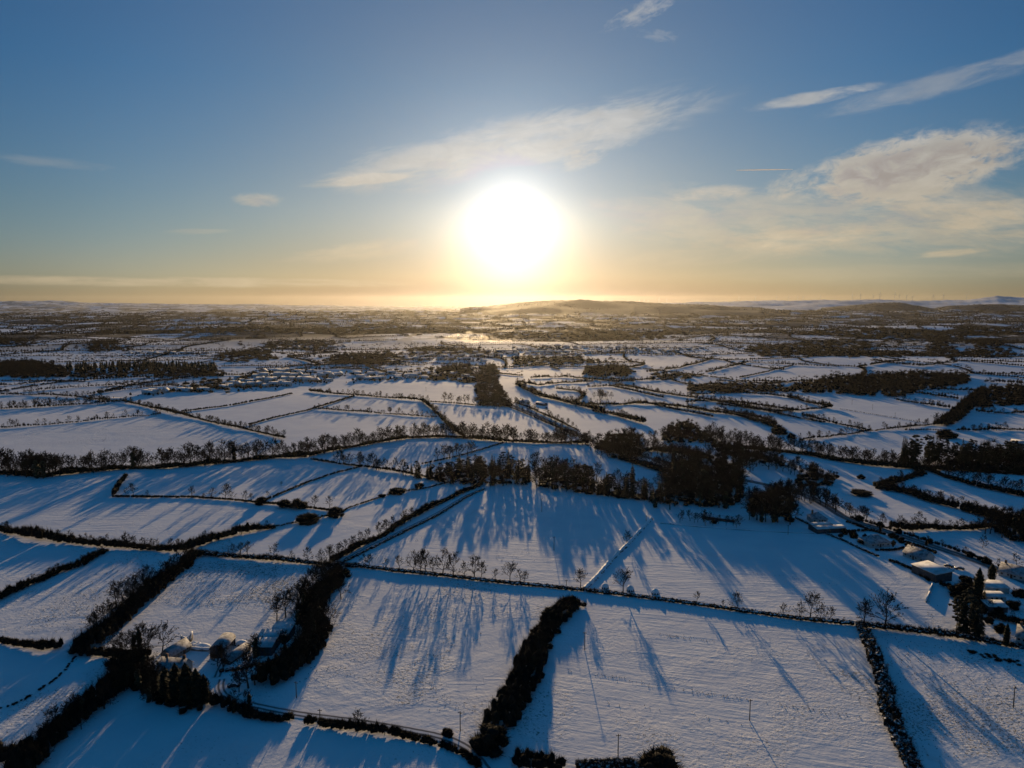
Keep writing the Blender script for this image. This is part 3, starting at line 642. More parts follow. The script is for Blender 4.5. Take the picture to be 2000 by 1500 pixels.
 ('field_hedge', 'hedge above the shoulder wood at the right edge', [(1922, 746), (1960, 748), (2010, 752)], 2.6, 4.0, 'wild', 'hedge'),
 ('field_hedge', 'upper hedge of the narrow fields over the village', [(500, 722), (580, 716), (650, 713), (830, 714)], 2.4, 3.2, 'wild', 'hedge'),
 ('field_hedge', 'slanting hedge of the narrow fields over the village', [(551, 729), (620, 723), (680, 719), (809, 714)], 2.4, 3.0, 'wild', 'hedge'),
 ('field_hedge', 'lower hedge of the narrow fields over the village', [(644, 720), (720, 724), (800, 729), (869, 731)], 2.4, 3.2, 'wild', 'hedge'),
 ('field_hedge', 'hedge of the pale strips at the left edge', [(-10, 755), (50, 750), (105, 746), (168, 747)], 2.4, 3.4, 'wild', 'hedge'),
 ('scrub_hedge', 'snow dusted scrub along the bottom edge under the round bush', [(1125, 1500), (1165, 1497), (1200, 1494), (1245, 1497), (1262, 1504)], 1.6, 3.0, 'wild', 'hedge_snowy'),
 ('scrub_hedge', 'dark scrub at the bottom edge below the thicket hedge', [(1005, 1486), (1040, 1493), (1080, 1500), (1100, 1508)], 2.6, 4.0, 'wild', 'hedge'),
]
for a in HEDGES:
    far_ = sstep(620, 1000, math.hypot(*P(*a[2][len(a[2]) // 2])[:2])) * .55
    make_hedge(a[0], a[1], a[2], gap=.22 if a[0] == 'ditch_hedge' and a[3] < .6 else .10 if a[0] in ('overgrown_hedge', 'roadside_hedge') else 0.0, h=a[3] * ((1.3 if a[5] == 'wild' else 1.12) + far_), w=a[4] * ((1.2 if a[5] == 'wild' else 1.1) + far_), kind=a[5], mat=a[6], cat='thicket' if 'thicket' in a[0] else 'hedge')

# the snow topped earth bank between the two upper foreground fields
def snow_bank():
    pts = [(1140, 1152), (1165, 1128), (1196, 1092), (1224, 1066), (1245, 1043), (1272, 1014)]
    q = poly_points(pts, 1.6); c = q[:, :2].copy()
    for _ in range(3): c[1:-1] = (c[:-2] + 2 * c[1:-1] + c[2:]) / 4
    d = np.gradient(c, axis=0); d /= np.linalg.norm(d, axis=1)[:, None]; nrm = np.stack([-d[:, 1], d[:, 0]], 1)
    prof = [(-1.1, -.1), (-.75, .8), (-.45, 1.25), (.1, 1.4), (.5, 1.15), (.8, .6), (1.1, -.1)]
    V = []
    for o, z in prof:
        jit = RNG.normal(size=len(c)) * .10
        xy = c + nrm * (o * 1.2 + jit)[:, None]
        V.append(np.column_stack([xy, height(xy[:, 0], xy[:, 1]) + z * (1 + RNG.normal(size=len(c)) * .16)]))
    V = np.stack(V, 1); n, k = len(c), len(prof)
    i = np.arange(n - 1)[:, None] * k; j = np.arange(k - 1)[None]
    f = np.stack([i + j, i + j + k, i + j + k + 1, i + j + 1], -1).reshape(-1, 4)
    root = empty('field_bank', G(*c[0])); props(root, 'snow topped earth bank running straight down between the two upper white fields', 'bank')
    off = np.array(root.location)
    mb = MB(); mb.add(V.reshape(-1, 3) - off, f); mb.build('bank', 'snow', root)
    C, R = hedge_clumps(pts, 0.55, 0.7, 0.25, .5, 1.1)
    side = np.array([0.9, -0.3, 0.25])
    mb = MB(); blobs(mb, C + side - off, R * .8, ICO1, .3); twigs(mb, C + side - off, R, 14, .5, .04); mb.build('brush', 'hedge_snowy', root)
snow_bank()
# ------------------------------------------------------------------ trees
def rot_about(v, axis, a):
    axis = axis / (np.linalg.norm(axis) + 1e-9)
    return v * math.cos(a) + np.cross(axis, v) * math.sin(a) + axis * np.dot(axis, v) * (1 - math.cos(a))
def tree_proto(seed, wide=1.0, base=0.22, fine=True, ivy=False):
    """A bare broadleaf tree one metre tall: (trunk mesh builder, crown mesh builder)."""
    rnd = random.Random(seed); tm, cm = MB(), MB(); tw = []
    def perp(d):
        a = np.cross(d, np.array([rnd.uniform(-1, 1), rnd.uniform(-1, 1), rnd.uniform(-1, 1)])); return a / (np.linalg.norm(a) + 1e-9)
    def unit(v): return v / (np.linalg.norm(v) + 1e-9)
    wt = .0072 if fine else .0115
    def twig(p, d, L):
        a = perp(d) * wt * rnd.uniform(.7, 1.3); tw.append((p - a, p + a, p + d * L))
    def spray(p, d, L, n):
        for _ in range(n):
            t = rnd.uniform(.15, 1); dd = unit(d + perp(d) * rnd.uniform(.35, 1.0) + np.array([0, 0, .18])); twig(p + d * L * t, dd, L * rnd.uniform(.35, .8))
        twig(p + d * L * .6, d, L * .7)
    def limb(p, d, L, r, lev):
        n = 3 if lev == 0 else 2; q = p; pts = [(p, d)]
        for s in range(n):
            d = unit(d + np.array([rnd.gauss(0, .14), rnd.gauss(0, .14), rnd.gauss(.07, .08)])); e = q + d * L / n
            cm.tube(q, e, r * (1 - .3 * s / n), r * (1 - .3 * (s + 1) / n), 3, 0, False); q = e; pts.append((q, d))
        last = 1 if not fine else 2
        if lev < last:
            nb = 5 if lev == 0 else 4
            for k in range(nb):
                pp, dd = pts[1 + k % n]; limb(pp, unit(dd + perp(dd) * rnd.uniform(.5, 1.0) + np.array([0, 0, .12])), L * rnd.uniform(.42, .62), r * .5, lev + 1)
        spray(pts[-2][0], pts[-1][1], L / n * 1.3, (7 if lev == last else 4) if fine else (9 if lev == last else 4))
    nl = 9 if fine else 8; q = np.zeros(3); d = np.array([0, 0, 1.0]); r = .026
    hs = [0, base * .6, base] + list(np.linspace(base, .72, 6)[1:]); k = 0; a0 = rnd.uniform(0, 6.28)
    for s in range(len(hs) - 1):
        d = unit(d + np.array([rnd.gauss(0, .06), rnd.gauss(0, .06), .1])); e = q + d * (hs[s + 1] - hs[s]); r2 = r * (.90 if s < 2 else .74)
        tm.tube(q, e, r, r2, 6 if fine else 4, 0, False); q, r = e, r2
        if s >= 1:
            for _ in range(2 if s % 2 else 1 + (rnd.random() < .5)):
                a = a0 + k * 2.4 + rnd.uniform(-.4, .4); k += 1; t = (hs[s + 1] - base) / (.72 - base)
                up = rnd.uniform(.35, .8) + .5 * t; dd = unit(np.array([math.cos(a) * wide, math.sin(a) * wide, up]))
                limb(q, dd, (.40 - .20 * t) * rnd.uniform(.8, 1.15), r * .55, 0)
    for _ in range(3): limb(q, unit(d + perp(d) * .5), .22, r * .8, 0)
    T = np.array(tw); cm.add(T.reshape(-1, 3), np.arange(3 * len(T)).reshape(-1, 3), 0)
    top = np.percentile(T[:, 2, 2], 98.5)
    for mb in (tm, cm): mb.v = [v / top for v in mb.v]
    if ivy:
        n = 18; t = np.linspace(.05, .72, n); C = np.column_stack([RNG.normal(size=n) * .03, RNG.normal(size=n) * .03, t]); R = np.full((n, 3), .065) * RNG.uniform(.7, 1.5, (n, 1))
        im = MB(); blobs(im, C, R, ICO1, .4); twigs(im, C, R, 24, .03, .012, up=.2); return tm, cm, im
    return tm, cm
def conifer_proto(seed, kind='spruce'):
    rnd = random.Random(seed); tm, cm = MB(), MB()
    tm.tube((0, 0, 0), (0, 0, .95), .018, .003, 6)
    tri = []
    if kind == 'spruce':
        for i in range(26):
            t = .12 + .86 * i / 25; Rr = (1 - t) ** .85 * .23 * rnd.uniform(.75, 1.2) + .012
            nb = 9 if t < .7 else 6
            for k in range(nb):
                a = rnd.uniform(0, 6.283); d = np.array([math.cos(a), math.sin(a), 0]); s = np.array([-d[1], d[0], 0])
                b = np.array([0, 0, t]); tip = b + d * Rr * rnd.uniform(.7, 1.1) + np.array([0, 0, -Rr * rnd.uniform(.15, .5)])
                m_ = (b + tip) / 2 + np.array([0, 0, .012]); w = Rr * rnd.uniform(.16, .3)
                tri += [(b, m_ - s * w, m_ + s * w), (m_ - s * w, tip, m_ + s * w), (m_ - s * w * 1.2, m_ - s * w * .4, tip + s * w * .9 - d * Rr * .1 + np.array([0, 0, -.03]))]
    elif kind == 'cypress':
        n = 520
        for _ in range(n):
            t = rnd.random() ** .9; Rr = .13 * min(1, (1 - t) * 3.0) * min(1, .55 + t * 3)
            a = rnd.uniform(0, 6.283); d = np.array([math.cos(a), math.sin(a), 0]); s = np.array([-d[1], d[0], 0])
            b = d * Rr * rnd.uniform(.4, .85) + np.array([0, 0, t * .93 + .01]); tip = d * Rr * rnd.uniform(.85, 1.15) + np.array([0, 0, t * .93 + .07])
            w = .018; tri.append((b - s * w, b + s * w, tip))
        blobs(cm, np.array([(0, 0, z) for z in np.linspace(.08, .85, 9)]), np.array([(.10, .10, .09)] * 7 + [(.07, .07, .08), (.045, .045, .08)]), ICO1, .25)
    else:                                               # pine: clumps on the upper two thirds
        C = []
        for i in range(15):
            t = .38 + .58 * i / 14; Rr = .20 * math.sin(math.pi * min(1, (t - .25) / .8)) + .03
            for k in range(3):
                a = rnd.uniform(0, 6.283); q = np.array([math.cos(a) * Rr * rnd.uniform(.3, 1), math.sin(a) * Rr * rnd.uniform(.3, 1), t + rnd.uniform(-.03, .03)])
                C.append(q); cm.tube((0, 0, t - .05), q, .005, .002, 3, 0, False)
        C = np.array(C); R = np.column_stack([RNG.uniform(.045, .075, len(C))] * 2 + [RNG.uniform(.025, .04, len(C))])
        blobs(cm, C, R * .8, ICO1, .35); twigs(cm, C, R, 26, .035, .006, up=.5)
    if tri:
        Tt = np.array(tri); cm.add(Tt.reshape(-1, 3), np.arange(3 * len(Tt)).reshape(-1, 3))
    return tm, cm
def joined(tm, cm, name, mats):
    mb = MB()
    for k, src in enumerate((tm, cm)):
        off = 0
        V = np.concatenate(src.v); 
        for n in (3, 4):
            for f in src.f[n]: pass
        mb.v.append(V)
        for n in (3, 4):
            for f in src.f[n]: mb.f[n].append(f + mb.n); mb.mi[n].append(np.full(len(f), k, np.int32))
        mb.n += len(V)
    return mb.data(name, mats)
BARE_N = [tree_proto(100 + i, w, t) for i, (w, t) in enumerate([(1.0, .20), (1.25, .16), (.85, .24), (.7, .22), (1.4, .20), (1.0, .15), (.6, .25), (1.15, .24)])]
BARE_ND = [(a.data('trunk', ['bark']), b.data('crown', ['twig'])) for a, b in BARE_N]
IVY_N = [tree_proto(200 + i, w, t, True, True) for i, (w, t) in enumerate([(.6, .3), (.8, .26)])]
IVY_ND = [(a.data('trunk', ['bark']), b.data('crown', ['twig']), c.data('ivy', ['ivy'])) for a, b, c in IVY_N]
BARE_M = [tree_proto(300 + i, w, t, False) for i, (w, t) in enumerate([(1.0, .2), (1.2, .16), (.8, .22), (.65, .22), (1.0, .15), (.85, .24)])]
BARE_MD = [joined(a, b, 'bare_tree', ['bark', 'twig']) for a, b in BARE_M]
CON = {k: [conifer_proto(400 + i, k) for i in range(3)] for k in ('spruce', 'pine', 'cypress')}
COND = {k: [(a.data('trunk', ['bark']), b.data('crown', ['needle'])) for a, b in v] for k, v in CON.items()}
CONM = {k: [joined(a, b, 'conifer', ['bark', 'needle']) for a, b in v] for k, v in CON.items()}

REQ = []        # every tree asked for: dict(p, h, kind, place, spread)
def tree(x, y, hpx=None, kind='bare', label=None, h=None, spread=1.0, group=None):
    p = P(x, y)
    if h is None: h = hpx * mpp(p) / math.cos(math.radians(abs(azel(x, y)[1])) ) * 1.02
    if kind in ('bare', 'ivy'): h *= 1.12
    REQ.append(dict(p=p, h=h, kind=kind, label=label, spread=spread, group=group, px=x))
def row(place, pts, n, h, kinds='bare', jit=3.0, spread=1.05, var=.25):
    """n trees along a pixel polyline; labels count along the row."""
    n, h = int(n * 1.5), h * 1.22
    W = np.array([P(*p)[:2] for p in pts]); seg = np.linalg.norm(np.diff(W, axis=0), axis=1); cum = np.concatenate([[0], np.cumsum(seg)])
    rng = np.random.default_rng(abs(hash_str(place)) % 100000)
    for i in range(n):
        t = (i + .5 + rng.uniform(-.32, .32)) / n * cum[-1]
        xy = np.array([np.interp(t, cum, W[:, 0]), np.interp(t, cum, W[:, 1])]) + rng.normal(size=2) * jit
        k = kinds if isinstance(kinds, str) else kinds[int(rng.integers(len(kinds)))]
        hh = h * (1 + var * rng.uniform(-1, 1)); sp = spread * rng.uniform(.8, 1.2)
        shape = ('stunted' if hh < h * .86 else 'tall' if hh > h * 1.12 else 'narrow' if sp < .93 * spread else 'spreading' if sp > 1.08 * spread else 'rounded')
        what = {'bare': 'bare tree', 'ivy': 'ivied tree', 'spruce': 'spruce', 'pine': 'pine', 'cypress': 'cypress', 'bush': 'bush'}[k]
        lab = f'{shape} {what}, {ordinal(i + 1)} from the left {place}'
        REQ.append(dict(p=G(*xy), h=hh, kind=k, label=lab, spread=sp, group='trees ' + place, px=0))
def hash_str(s):
    v = 7
    for ch in s: v = (v * 31 + ord(ch)) % 1000003
    return v

# lone trees along the long foreground hedge
SM = 'beside the long clipped hedge'
for x, y, h, lab in [(711, 1106, 21, 'slim sapling at the near end of the long clipped hedge, by the lane mouth'), (722, 1107, 23, 'slim forked sapling standing next to the lane mouth sapling'),
    (755, 1109, 16, 'small sapling in the gap before the clump of hedge trees'), (781, 1112, 24, 'small reddish bare tree just ahead of the clump of hedge trees'),
    (807, 1116, 36, 'narrow bare tree starting the clump along the long clipped hedge'), (821, 1117, 38, 'tall bare tree with open crown in the clump along the clipped hedge'),
    (831, 1118, 40, 'tall twin stemmed bare tree in the middle of the hedge clump'), (846, 1119, 28, 'thin bare sapling between the two tall trees of the hedge clump'),
    (865, 1121, 43, 'tallest broad bare tree of the clump along the clipped hedge'), (885, 1123, 39, 'tall leaning bare tree closing the hedge clump'),
    (907, 1126, 28, 'thin bare tree just past the hedge clump'), (926, 1128, 37, 'broad spreading bare tree standing apart past the hedge clump'),
    (940, 1130, 27, 'small bare tree touching the broad spreading hedge tree'), (967, 1133, 19, 'tiny sapling alone between the spreading trees of the hedge'),
    (996, 1135, 32, 'low wide bare tree with flat crown on the clipped hedge'), (1016, 1137, 22, 'small upright tree next to the flat crowned hedge tree'),
    (1025, 1138, 21, 'second small upright tree past the flat crowned hedge tree'), (1134, 1147, 31, 'narrow upright bare tree at the foot of the snow topped bank'),
    (1217, 1156, 38, 'single spreading bare tree between the round white mounds'), (1224, 1064, 24, 'small bare tree on the snow topped bank'),
    (1412, 1186, 12, 'tiny sapling near the ivy stump of the clipped hedge'), (1441, 1192, 31, 'solitary round bare tree in the middle of the long clipped hedge'),
    (1530, 1205, 25, 'thin sapling before the large spreading hedge oak'), (1561, 1208, 25, 'thin sapling leaning beside the large spreading hedge oak'),
    (1582, 1211, 45, 'large spreading bare oak on the long clipped hedge'), (1601, 1213, 30, 'slender tree in the shade of the large spreading oak'),
    (1620, 1215, 27, 'twisted small tree past the large spreading oak'), (1648, 1217, 10, 'tiny sapling before the twin tall trees'),
    (1727, 1228, 63, 'tallest bare tree with high rounded crown at the hedge crossing'), (1688, 1222, 42, 'wide dense bare tree over the hedge crossing'),
    (1699, 1030, 14, 'small bare tree on the road verge by the first bungalow'), (1722, 1029, 23, 'round bare tree above the road bend'),
    (1758, 1029, 20, 'round bare tree rising from the dark roadside thicket'), (1795, 1028, 26, 'larger round bare tree rising from the roadside thicket'),
    (1919, 1070, 22, 'small snow dusted tree alone in the shaded paddock'), (1990, 1058, 26, 'bare tree by the picture edge above the road'),
    (1985, 1105, 22, 'bare tree beside the road near the picture edge'),
    (17, 1040, 20, 'round bare tree at the left edge over the bushy hedge'), (248, 1068, 26, 'dense round tree at the end of the bushy left hedge'),
    (534, 1094, 29, 'lone bare tree with fine crown on the scrubby hedge'), (602, 1099, 27, 'lone bare tree just left of the diagonal lane foot'),
    (570, 1093, 15, 'small dark tree between two lone bare trees'), (483, 1086, 25, 'upright tree on the scrubby hedge by the junction'), (455, 1086, 21, 'small tree on the scrubby hedge close to the junction'),
    (470, 1087, 24, 'thin tree beside the upright one on the scrubby hedge'),
    (704, 1068, 26, 'narrow bare tree in the lane row, near its lower end'), (719, 1064, 28, 'broad bare tree in the lower lane row'), (741, 1051, 27, 'slender bare tree mid way along the lane row'),
    (756, 1044, 27, 'round bare tree mid way along the lane row'), (767, 1039, 27, 'tall round bare tree in the lane row'), (790, 1024, 25, 'wide dense tree in the upper lane row'), (802, 1018, 23, 'dense low tree in the upper lane row'),
    (826, 1004, 15, 'small leaning tree near the top of the lane row'), (644, 1098, 30, 'dense bare tree at the foot of the lane row'), (660, 1090, 27, 'narrow bare tree at the foot of the lane row'), (676, 1083, 26, 'bushy bare tree low on the lane row'), (690, 1076, 27, 'upright bare tree low on the lane row'),
    (628, 1100, 24, 'bushy tree where the scrubby hedge meets the lane'),
    (317, 1275, 50, 'tall dark bare tree with heavy limbs behind the farmhouse'), (245, 1274, 36, 'bare tree with ivy base in the row behind the farmhouse'), (220, 1274, 38, 'thin bare tree in the row behind the farmhouse'), (205, 1276, 32, 'thin bare tree at the far end of the row behind the farmhouse'), (290, 1275, 44, 'upright bare tree next to the heavy limbed farm tree'),
    (228, 1186, 44, 'tall bare tree in the slanting left hedge'), (241, 1178, 40, 'tall bare tree crowding the slanting left hedge'), (254, 1170, 38, 'bare tree in the middle of the slanting left hedge'), (276, 1162, 42, 'tall bare tree near the top of the slanting left hedge'), (290, 1152, 40, 'dense bare tree near the top of the slanting left hedge'),
    (210, 1206, 32, 'bare tree low in the slanting left hedge'), (184, 1230, 30, 'spreading bare tree at the low end of the slanting left hedge'), (198, 1216, 32, 'thin tree at the low end of the slanting left hedge'), (330, 1128, 34, 'bushy tree at the top of the slanting left hedge'),
    (541, 1214, 46, 'pale bare tree at the edge of the farm copse by the sheds'), (558, 1206, 48, 'tall bare tree of the farm copse'), (585, 1190, 46, 'dense bare tree of the farm copse'), (590, 1180, 44, 'dark bare tree inside the farm copse'), (606, 1160, 42, 'bare tree high in the farm copse'), (622, 1146, 40, 'bare tree near the top of the farm copse'), (640, 1132, 34, 'small bare tree at the top end of the farm copse'),
    (612, 1242, 44, 'bare tree in the thick of the farm copse'), (620, 1230, 40, 'bare tree on the field edge of the farm copse'), (604, 1268, 46, 'bare tree in front of the big double shed'), (588, 1290, 44, 'bare tree low in the farm copse'), (552, 1312, 42, 'bare tree by the curved garden hedge'),
    (467, 1352, 38, 'thin leaning tree beside the parked car'), (485, 1344, 62, 'tall slim tree between the car and the copse'), (498, 1338, 48, 'slim tree at the lowest corner of the copse'), (436, 1303, 40, 'bare tree between the yard track and the half round shed'), (425, 1302, 34, 'small bare tree in the farmyard gateway'),
    (701, 1422, 30, 'single bare tree on the lower lane hedge'), (751, 1436, 17, 'small bare shrub tree farther along the lower lane hedge'),
    (28, 834, 13, 'lone tree at the left edge of the huge drilled field'), (135, 826, 13, 'lone round tree on the hedge over the huge drilled field'), (269, 812, 11, 'faint lone tree near the hedge corner over the drilled field'),
    (261, 968, 22, 'lone bare tree near the steep hedge'), (246, 968, 14, 'small bare tree at the steep hedge foot'), (287, 971, 12, 'tiny tree past the lone one by the steep hedge'), (375, 971, 20, 'round bare tree in the sparse left row'), (414, 974, 20, 'pale bare tree in the sparse left row'), (440, 976, 29, 'biggest bare tree of the sparse left row'), (452, 976, 18, 'small tree next to the biggest one of the sparse row'), (480, 979, 19, 'leaning bare tree in the sparse left row'), (492, 980, 15, 'thin tree at the end of the sparse left row'), (400, 974, 10, 'tiny tree in the sparse left row'),
    (549, 950, 9, 'tiny tree on the straight slanting hedge'), (524, 972, 12, 'small tree at the foot of the slanting hedge'),
    (614, 993, 23, 'round lone tree on the hedge of four bushes'), (644, 992, 21, 'dark topped tree next to the round lone tree'),
    (681, 804, 12, 'dark lone tree at the start of the triangle field hedge'), (718, 806, 9, 'small lone tree on the triangle field hedge'), (762, 809, 13, 'leaning lone tree on the triangle field hedge'), (779, 810, 13, 'pale lone tree on the triangle field hedge'),
    (820, 783, 12, 'round tree where the curved hedge bends'), (743, 776, 12, 'tree cluster crown on the hedge over the triangle field'), (736, 776, 9, 'small tree by the cluster on the hedge over the triangle field'), (692, 773, 8, 'small tree at the hedge corner by the village'),
    (1568, 818, 12, 'dark lone tree above the bright sloping field'), (1580, 820, 11, 'pale lone tree above the bright sloping field'), (1595, 824, 12, 'second pale tree above the bright sloping field'), (1676, 837, 12, 'ragged dark tree on the bright field hedge'), (1612, 826, 8, 'tiny tree on the bright field hedge'),
    (1828, 828, 20, 'pale round tree at the end of the steep hedgerow'), (1606, 795, 14, 'tall ivy tree ending the dense hedge'), (1611, 797, 12, 'second tall tree ending the dense hedge'),
    (1929, 840, 12, 'thin tree in the shaded field near the right edge'), (1904, 840, 10, 'small thin tree in the shaded field near the right edge'), (1962, 840, 15, 'tall thin tree in the shaded field near the right edge')]:
    tree(x, y, h, 'bare', lab)
for x, y, h, lab in [(1361, 1176, 19, 'stubby ivy covered stump tree on the clipped hedge'), (455, 1378, 28, 'ivy covered forked tree beside the lane bend'), (487, 1386, 32, 'dark ivy wrapped stump tree beside the lane'),
    (273, 1273, 46, 'ivy covered double tree in the row behind the farmhouse'), (262, 1272, 36, 'leaning ivy covered tree in the row behind the farmhouse'), (182, 1228, 26, 'dark ivy covered tree at the low end of the slanting hedge'), (500, 1284, 40, 'ivy covered tree before the copse')]:
    tree(x, y, h, 'ivy', lab)
for x, y, h, lab, sp in [(1909, 1178, 68, 'tall dark cypress beside the flat garages', 1.2), (1937, 1133, 32, 'broad dark cypress on the road side of the garden', 1.9), (1965, 1262, 44, 'pointed dark cypress by the lower right house', 1.1),
    (345, 1372, 72, 'tall dark cypress in front of the farmhouse', 1.6), (365, 1376, 76, 'tallest dark cypress screening the farmhouse', 1.7), (385, 1378, 68, 'dark cypress at the drive end of the farmhouse screen', 1.6), (325, 1366, 60, 'dark cypress left in the farmhouse screen', 1.6), (400, 1374, 54, 'smaller dark cypress by the farm drive', 1.5),
    (1744, 1068, 12, 'small dark cypress at the bungalow gable', 1.5), (1809, 1066, 11, 'small dark round conifer across the road from the bungalow', 2.0), (1719, 1040, 14, 'dark garden cypress behind the hipped bungalow', 1.6)]:
    tree(x, y, h, 'cypress', lab, spread=sp)
for i, (x, y, h) in enumerate([(1868, 1236, 64), (1880, 1240, 72), (1893, 1243, 76), (1906, 1247, 66), (1886, 1225, 70), (1900, 1228, 66), (1872, 1222, 56), (1914, 1238, 52)]):
    tree(x, y, h, 'spruce' if i % 2 else 'pine', f'dark garden conifer, {ordinal(i + 1)} counted in the clump at the hedge end by the garages', spread=1.0)
for x, y, h, lab, sp in [(958, 1462, 44, 'big round bush at the lower end of the thicket hedge', 1.5), (874, 1437, 15, 'small dark bush by the lane pole', 1.4), (1292, 1512, 44, 'large round bare bush cut by the bottom edge', 1.7),
    (554, 991, 20, 'round bush, first of the pair on the hedge of four bushes', 1.3), (582, 992, 19, 'wide round bush, second of the pair on the hedge of four bushes', 2.0), (656, 1009, 22, 'dark bush hanging over the ditch', 1.5), (602, 1020, 19, 'wide dark bush alone on the ditch line', 2.4),
    (819, 953, 12, 'small dark bush on the upper ditch line', 1.6), (776, 964, 13, 'long low bush on the upper ditch line', 2.6), (746, 971, 8, 'small low bush on the upper ditch line', 1.8), (510, 985, 17, 'round bush at the end of the sparse tree row', 1.5),
    (1682, 967, 12, 'long low bush alone in the shaded slope', 3.4), (1682, 935, 10, 'small bush in the shaded clearing', 1.6), (1877, 1164, 30, 'dark garden bush between the shed and the cypress', 1.6), (1118, 1182, 20, 'rounded thorn bush at the top of the thicket hedge', 1.5), (1072, 1205, 20, 'pale bush beside the thicket hedge', 1.6),
    (1745, 1050, 10, 'snowy garden bush by the road hedge', 2.0), (1690, 1062, 11, 'dark garden bush in front of the hipped bungalow', 2.4), (1542, 1018, 9, 'low dark bush in the shaded plantation', 2.2), (1395, 1022, 8, 'small round bush below the long low shed', 1.5),
    (1850, 855, 18, 'dark bushy clump ending the steep hedgerow', 2.2), (1521, 848, 20, 'dark bush clump ending the rounded white field hedge', 1.6), (1545, 856, 12, 'small bush clump at the rounded field corner', 1.4)]:
    tree(x, y, h, 'bush', lab, spread=sp)
for x, y, h, lab in [(993, 900, 24, 'tall dark conifer standing above the pine wood'), (1235, 944, 44, 'single tall pointed conifer in the wood clearing')]:
    tree(x, y, h, 'spruce', lab)
# rows and belts
B2 = ('bare', 'bare', 'bare', 'ivy')
row('in the tree belt at the left edge', [(0, 926), (90, 930), (150, 925)], 16, 11.5, B2, 4)
row('behind the left edge tree belt', [(0, 918), (90, 922), (150, 917)], 13, 11, B2, 4)
row('midway in the long tree belt', [(155, 924), (255, 914), (390, 907), (480, 898)], 30, 12.0, B2, 3)
row('in the belt below the drilled field', [(480, 899), (540, 892), (600, 890), (650, 880)], 18, 11.5, B2, 5)
row('in the belt under the pale fields', [(660, 880), (740, 864), (800, 855), (875, 853)], 28, 10.5, B2, 3)
row('in the grove by the curved hedge', [(885, 853), (930, 857), (980, 861), (1010, 863)], 20, 10.5, 'bare', 4)
row('in the grove beside the main road', [(1025, 864), (1060, 865), (1100, 866), (1150, 868)], 20, 10.5, 'bare', 4)
row('on the hedge above the shaded slope', [(860, 783), (900, 787), (945, 792)], 9, 8.5, 'bare', 2)
row('in the avenue at the left edge', [(0, 798), (60, 796), (120, 792), (160, 789)], 15, 8.5, 'bare', 1.5)
row('on the treed hedge over the pine wood', [(650, 905), (710, 911), (770, 920)], 10, 8.5, 'bare', 2)
row('along the thin hedge before the tree belt', [(857, 900), (890, 892), (920, 884)], 7, 8.5, 'bare', 2)
row('on the straight hedge by the drilled field', [(405, 823), (440, 832), (490, 841), (555, 855)], 12, 6.0, B2, 1)
row('at the wood edge below the treed hedge', [(785, 926), (830, 933), (870, 943)], 9, 9.0, ('spruce', 'bare', 'pine'), 3)
row('in the front rank of the pine wood', [(838, 938), (890, 946), (940, 947), (990, 947), (1032, 944)], 17, 10.5, ('pine', 'spruce', 'bare'), 3)
row('in the middle rank of the pine wood', [(870, 930), (930, 934), (990, 934), (1030, 930)], 15, 11, ('pine', 'spruce', 'pine'), 4)
row('in the back rank of the pine wood', [(900, 918), (950, 920), (1010, 920)], 11, 10.5, ('pine', 'spruce'), 4)
row('in the front rank of the roadside grove', [(1050, 950), (1085, 954), (1115, 957), (1150, 961)], 13, 12.5, ('bare', 'pine'), 3)
row('in the back rank of the roadside grove', [(1055, 935), (1100, 938), (1145, 944)], 12, 12.5, 'bare', 4)
row('in the front rank of the fir strip', [(1150, 962), (1190, 968), (1240, 974), (1300, 982)], 17, 10.5, ('spruce', 'spruce', 'pine'), 3)
row('in the back rank of the fir strip', [(1160, 950), (1200, 956), (1250, 964), (1300, 970)], 11, 9, ('spruce', 'bare'), 4)
for j, (ya, n) in enumerate([(988, 11), (968, 12), (948, 12), (928, 11), (908, 8)]):
    row(f'in the {ordinal(j + 1)} rank of the dark wood', [(1300 - j * 2, ya - 4), (1370, ya), (1440 + j * 4, ya - 4)], n, 12.5, B2, 6)
row('in the front grove by the low shed', [(1462, 1012), (1500, 1018), (1540, 1020)], 11, 12, B2, 3)
row('in the rear grove by the low shed', [(1470, 985), (1510, 982), (1550, 978)], 12, 11, B2, 6)
row('in the single file along the road', [(1546, 972), (1580, 978), (1610, 987), (1640, 999)], 15, 8.5, 'bare', 1.5)
row('in the small row past the file', [(1650, 1002), (1672, 1009), (1695, 1017)], 6, 5.5, 'bare', 1)
row('in the planting below the dark wood', [(1325, 1018), (1360, 1022), (1400, 1026), (1440, 1028)], 10, 5.5, 'bare', 2.5)
row('in the front wood by the road bend', [(1166, 884), (1200, 890), (1245, 890)], 12, 10, B2, 8)
row('in the rear wood by the road bend', [(1170, 868), (1200, 868), (1248, 872)], 12, 10, B2, 8)
row('on the brush strip in the wood clearing', [(1211, 893), (1250, 905), (1304, 921)], 14, 9, B2, 3)
row('along the upper clearing edge', [(1250, 880), (1300, 890), (1380, 895)], 14, 9, B2, 6)
row('in the wood knoll over the clearing', [(1295, 855), (1330, 860), (1380, 862)], 14, 9.5, B2, 8)
row('in the strip round the white rounded field', [(1385, 850), (1400, 862), (1450, 880), (1520, 900)], 24, 9.5, B2, 9)
row('in the lower strip of the shaded slope', [(1440, 905), (1490, 912), (1545, 918)], 16, 9, B2, 7)
row('below the bright sloping field', [(1440, 868), (1529, 879), (1580, 885), (1640, 897), (1700, 906)], 34, 9, B2, 3)
row('in the belt leading to the tall conifers', [(1700, 904), (1730, 908), (1760, 911)], 9, 9, B2, 3)
row('in the tall conifers on the belt', [(1762, 906), (1800, 908), (1842, 908)], 12, 17, ('pine', 'spruce', 'pine'), 4)
row('in the conifer block by the edge', [(1855, 910), (1900, 912), (1950, 912)], 14, 15, ('pine', 'spruce'), 6)
